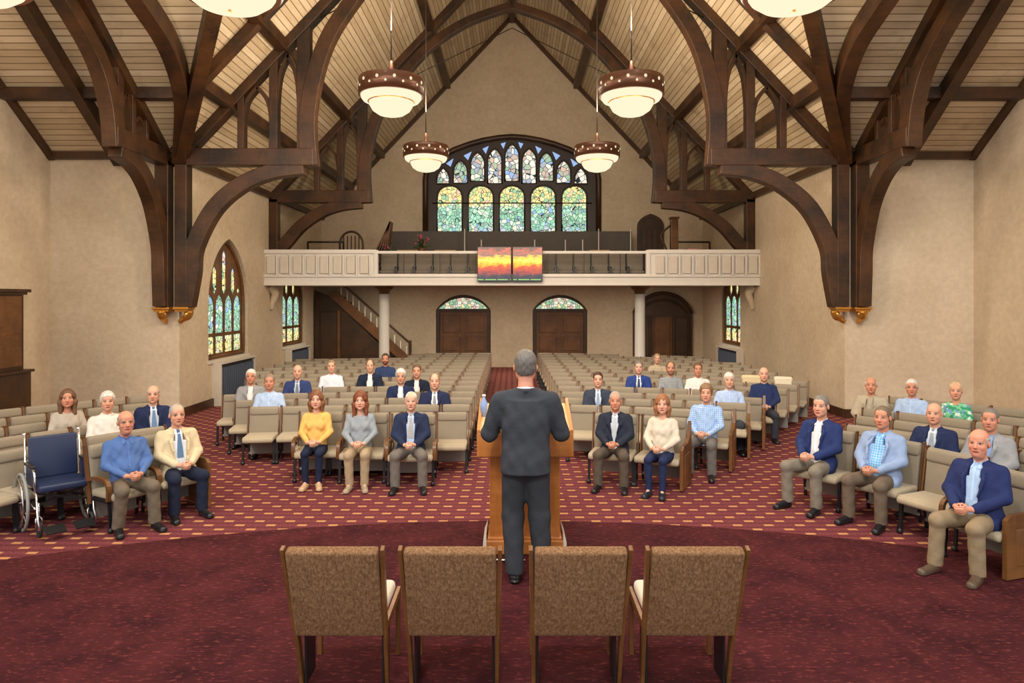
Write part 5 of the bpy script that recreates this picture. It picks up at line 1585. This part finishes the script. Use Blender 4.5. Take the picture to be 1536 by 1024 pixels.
# ================================================================ the speaker
person('grey-haired man in charcoal suit standing at the lectern with his back to us', (.115, 5.98, .008), PI,
       dict(stand=True, scale=1.085, lod=0, jacket=(62, 66, 74), top_c=(214, 222, 238), legs_c=(58, 61, 68), hair='short', hair_c=(112, 108, 104), hair_t=.006, tone=(222, 158, 134), shoes=(24, 24, 28), w=1.04, back_only=False, open=.04, head_pitch=.0, hs=1.08, seed=3))

# ---------------------------------------------------------------- left side block
def arcpos(s, r, th): return s*r*math.sin(R(th)), C0+r*math.cos(R(th))
x, y = arcpos(-1, 4.80, 59.0)
sit('seated older man in blue button-up shirt beside the wheelchair', x, y, 44,
    dict(lod=0, scale=.86, top_c=(84, 114, 170), legs_c=(112, 100, 86), hair='bald', hair_c=GREY, hair_t=.005, tone=T3, glasses=2, head_yaw=-.08, belly=.02, w=1.1, double_chin=True, seed=2, brow=(150, 130, 116), feet={1: (.02, -.02), -1: (-.02, .06)}))
x, y = arcpos(-1, 4.80, 52.2)
sit('seated older man in cream jacket, patterned blue tie and navy trousers', x, y, 42,
    dict(lod=0, scale=.86, jacket=(212, 196, 162), top_c=(222, 228, 236), tie=(92, 124, 160), legs_c=(36, 42, 62), hair='receding', hair_c=GREY, hair_t=.005, tone=T1, glasses=1, head_yaw=-.06, open=.075, w=1.05, seed=5))
def rowhead(px, dh): return at(px, dh), dh
def back(label, px, d, face, **P):
    """seated person whose hips stand at distance d"""
    base = dict(lod=1, scale=.87, seed=int(px) % 9); base.update(P)
    sit(label, at(px, d), d, face, base)
back('seated woman with long brown hair and taupe shawl by the far left wall', 102, 9.18, 42, fem=True, top_c=(182, 172, 160), hair='long', hair_c=(112, 78, 54), tone=T3, head_yaw=-.2, w=1.1, top='sweater')
back('seated white-haired person in white cardigan, left side block, behind the blue-shirted man', 162, 8.9, 40, top_c=(224, 220, 212), hair='short', hair_c=WHITE, hair_t=.014, tone=T1, head_yaw=-.15, w=.98, top='sweater')
back('seated bald man in navy suit at the inner end of the left side block', 230, 9.55, 34, jacket=NAVY, top_c=(214, 224, 238), tie=(110, 140, 180), hair='bald', hair_c=GREY, tone=T2, head_yaw=-.2, open=.06, w=1.08, glasses=2)

# ---------------------------------------------------------------- left centre block, front row
sit('seated woman in yellow sweater and dark jeans in the front row', -2.58, 9.22, 8,
    dict(lod=0, scale=.85, fem=True, top='knit', top_c=(232, 184, 104), legs_c=(34, 42, 66), slim=True, hair='bob', hair_c=(132, 84, 52), hair_t=.012, tone=T2, shoes=(196, 164, 130), lips=(196, 90, 90), w=1.0, seed=4, brow=(110, 76, 56)))
sit('seated woman with long auburn hair in grey sweater and beige trousers', -1.98, 9.13, 6,
    dict(lod=0, scale=.85, fem=True, top='knit', top_c=(150, 158, 166), legs_c=(172, 152, 124), hair='long', hair_c=(128, 66, 36), hair_t=.016, tone=T2, shoes=(168, 150, 128), lips=(196, 84, 84), w=1.08, seed=6, knees=.12, brow=(110, 70, 50)))
sit('seated white-haired man in navy jacket, light blue shirt and grey trousers', -1.31, 9.08, 4,
    dict(lod=0, scale=.85, jacket=(40, 50, 78), top_c=(186, 206, 236), tie=(172, 170, 166), legs_c=(116, 110, 104), hair='receding', hair_c=WHITE, hair_t=.006, tone=T2, open=.06, w=1.02, seed=7, knees=.20, brow=(170, 156, 146)))
# right centre block, front row
sit('seated white-haired man in dark suit and pale tie right of the lectern', 1.34, 9.10, -16,
    dict(lod=0, scale=.85, jacket=(42, 48, 62), top_c=(206, 216, 232), tie=(190, 196, 204), legs_c=(92, 82, 72), hair='receding', hair_c=GREY, hair_t=.006, tone=T3, open=.055, w=1.0, head_yaw=.12, seed=8, knees=.19))
sit('seated woman with light brown hair in cream sweater and navy trousers', 1.89, 8.82, -24,
    dict(lod=0, scale=.85, fem=True, top='knit', top_c=(216, 206, 188), legs_c=(40, 50, 86), slim=True, hair='bob', hair_c=(160, 106, 68), hair_t=.012, tone=T2, shoes=(36, 40, 52), w=1.08, head_yaw=.15, seed=9, brow=(124, 90, 66)))
sit('seated person with brown fringe in light blue cardigan, second row right of the lectern', 2.68, 9.68, -26,
    dict(lod=0, scale=.87, top_c=(134, 172, 222), top_kind='check', legs_c=(112, 108, 104), hair='short', hair_c=(140, 108, 76), hair_t=.018, tone=T1, w=1.05, head_yaw=.12, seed=1, brow=(110, 84, 64)))
# ---------------------------------------------------------------- left centre block, rows behind
back('seated white-haired man in grey jacket at the far outer left end', 376, 11.75, 12, jacket=(148, 148, 150), top_c=(224, 222, 220), hair='short', hair_c=WHITE, tone=T3, glasses=2, open=.05)
back('seated smiling man in light blue short-sleeved shirt with his arm out', 404, 11.0, 12, top_c=(176, 198, 230), hair='short', hair_c=(150, 130, 110), tone=T3, w=1.12, short_sleeve=True)
back('seated bald man in blue jacket behind the light blue shirted man', 446, 12.5, 12, jacket=(52, 66, 116), top_c=(196, 208, 230), tie=(120, 130, 140), hair=None, tone=T2, w=1.1, open=.05)
back('seated man in white polo shirt in the middle of the left block', 497, 13.5, 10, top_c=(222, 230, 240), hair='short', hair_c=(156, 130, 104), tone=T2, w=1.05)
back('seated man in dark navy jacket and white shirt beside the white-shirted man', 555, 13.6, 8, jacket=(34, 42, 64), top_c=(232, 232, 230), hair='receding', hair_c=(128, 96, 70), tone=T2, w=1.12, open=.06)
back('bearded man in dark blue shirt farthest back near the column', 578, 15.15, 8, top_c=(50, 66, 104), hair='short', hair_c=(84, 62, 48), tone=T3, beard=(92, 58, 44), w=1.1, glasses=1)
back('seated person with thick white hair and glasses in navy jacket', 601, 11.75, 6, jacket=NAVY, top_c=(224, 228, 234), hair='short', hair_c=WHITE, hair_t=.018, tone=T1, glasses=1, open=.05)
back('seated man in dark jacket half hidden between two navy-jacketed men', 625, 12.6, 4, jacket=(32, 38, 56), top_c=(232, 230, 226), hair='short', hair_c=(112, 84, 62), tone=T1, open=.06, w=.98, scale=.87)
back('seated bald man in navy suit and grey tie near the centre aisle', 652, 10.9, 4, jacket=(38, 46, 76), top_c=(222, 228, 236), tie=(140, 144, 150), hair='receding', hair_c=(160, 132, 108), tone=T2, open=.055, w=1.1, scale=.885)
# ---------------------------------------------------------------- right centre block, rows behind
back('seated dark-haired man with glasses in grey jacket by the centre aisle', 897, 11.3, -6, jacket=(58, 66, 82), top_c=(222, 228, 236), tie=(140, 164, 196), hair='short', hair_c=(76, 46, 34), tone=T2, glasses=1, w=.98, open=.045)
back('seated grey-haired man in royal blue suit, middle of right block', 958, 13.3, -8, jacket=(46, 66, 132), top_c=(226, 232, 240), tie=(60, 70, 100), hair='short', hair_c=SALT, tone=T2, open=.05)
back('seated man in grey checked shirt beside the royal blue suit', 1006, 13.15, -9, top_c=(116, 120, 122), top_kind='check', hair='receding', hair_c=(120, 92, 70), tone=T3, glasses=2, beard=(140, 104, 86), w=1.05)
back('seated man in white open-necked shirt in the right centre block', 1047, 12.95, -10, top_c=(226, 224, 220), hair='short', hair_c=(112, 82, 60), tone=T3, w=1.1)
back('seated white-haired man in light blue shirt, right centre block', 1094, 11.2, -14, top_c=(172, 194, 232), hair='short', hair_c=WHITE, hair_t=.012, tone=T2, w=1.14)
back('seated bald man in dark navy sweater at the outer right end', 1146, 12.1, -16, top='sweater', top_c=(40, 52, 92), hair=None, tone=T2, w=1.2, brow=(120, 80, 60))
back('small faint person in pale clothing far back in the right block', 986, 16.0, -6, top_c=(190, 176, 150), hair='short', hair_c=(168, 140, 110), tone=T2, lod=2, scale=.82)
# ---------------------------------------------------------------- right side block
x, y = arcpos(1, 4.80, 48.5)
sit('seated tall man in navy blazer and open white shirt at the aisle end', x, y-.0, -52,
    dict(lod=0, scale=.91, jacket=(42, 56, 104), top_c=(228, 228, 232), legs_c=(132, 124, 112), hair='short', hair_c=SALT, hair_t=.007, tone=T1, head_yaw=.14, open=.06, w=1.04, seed=2, knees=.19))
x, y = arcpos(1, 4.80, 56.9)
sit('seated man in pale blue jacket over a bright blue checked shirt', x, y, -52,
    dict(lod=0, scale=.88, jacket=(146, 168, 206), top_c=(112, 180, 232), top_kind='check', legs_c=(112, 98, 84), hair='short', hair_c=(122, 104, 88), hair_t=.005, tone=T3, head_yaw=.12, open=.085, belly=.03, w=1.15, seed=4, knees=.19))
x, y = 4.15, 6.24
sit('bald man in navy blazer and khaki trousers at the right edge', x, y, -56,
    dict(lod=0, scale=.885, jacket=(42, 52, 98), top_c=(176, 204, 240), legs_c=(150, 132, 106), hair='bald', hair_c=(200, 192, 182), hair_t=.006, tone=(228, 158, 132), head_yaw=.12, open=.06, w=1.14, seed=6, knees=.17, double_chin=True, shoes=(88, 72, 58), feet={1: (.0, .02), -1: (-.02, -.03)}, brow=(180, 150, 130)))
back('bald man in navy jacket and pale tie, second row of right side block', 1400, 7.95, -48, jacket=NAVY, top_c=(206, 214, 226), tie=(150, 160, 176), hair=None, tone=T1, open=.05, w=1.1, head_yaw=.12, lod=1)
back('grey-haired man in grey jacket and blue shirt near the right edge', 1484, 7.55, -50, jacket=(152, 154, 158), top_c=(134, 166, 214), hair='short', hair_c=SALT, hair_t=.005, tone=T3, open=.05, w=1.14, head_yaw=.12)
back('bald older man in beige jacket, leftmost in the rear of right side block', 1306, 10.55, -40, jacket=(178, 168, 148), top_c=(170, 160, 142), hair='bald', hair_c=WHITE, tone=T3, open=.02, w=1.08, head_yaw=.2)
back('white-haired man in light blue shirt, middle of the rear three on the right', 1367, 10.3, -42, top_c=(172, 196, 232), hair='short', hair_c=WHITE, tone=T3, w=1.05, glasses=2, head_yaw=.2)
back('elderly person with thin fair hair in green patterned top on the right', 1433, 9.9, -44, fem=True, top_c=(90, 190, 140), top_kind='print', hair='receding', hair_c=(214, 190, 150), hair_t=.01, tone=T1, w=1.05, head_yaw=.2)
# ================================================================ light
w = bpy.data.worlds.new('world'); SC.world = w; w.use_nodes = True
nt = w.node_tree; nt.nodes.clear()
o = nt.nodes.new('ShaderNodeOutputWorld'); b = nt.nodes.new('ShaderNodeBackground')
b.inputs[0].default_value = (1.0, .98, .95, 1); b.inputs[1].default_value = .7
nt.links.new(b.outputs[0], o.inputs[0])
# ceiling lights under the balcony
for x in (-4, 0, 4):
    ld = bpy.data.lights.new('soffit_light', 'AREA'); ld.shape = 'DISK'; ld.size = .5; ld.energy = 35; ld.color = (1, .86, .66)
    lo = bpy.data.objects.new('soffit_light', ld); COL.objects.link(lo); lo.location = (x, 21.8, ZS+.02)
sp = bpy.data.lights.new('stage_light', 'SPOT'); sp.energy = 900; sp.spot_size = R(78); sp.spot_blend = .8; sp.shadow_soft_size = .35; sp.color = (1, .93, .84)
so = bpy.data.objects.new('stage_light', sp); COL.objects.link(so); so.location = (0, 3.2, 9.5)
so.rotation_euler = (Vector((0, 8.4, 0))-Vector((0, 3.2, 9.5))).to_track_quat('-Z', 'Y').to_euler()
# unseen sun, let in where the room is left open behind the viewer
sd = bpy.data.lights.new('sun', 'SUN'); sd.energy = .8; sd.angle = R(12); sd.color = (1, .93, .82)
so = bpy.data.objects.new('sun', sd); COL.objects.link(so)
so.rotation_euler = Vector((.15, .8, -.62)).to_track_quat('-Z', 'Y').to_euler()
SC.view_settings.view_transform = 'Standard'; SC.view_settings.look = 'None'
SC.view_settings.gamma = 1; SC.view_settings.use_curve_mapping = False
SC.view_settings.exposure = 0.6
SC.cycles.max_bounces = 8; SC.cycles.diffuse_bounces = 5
SC.cycles.use_denoising = True
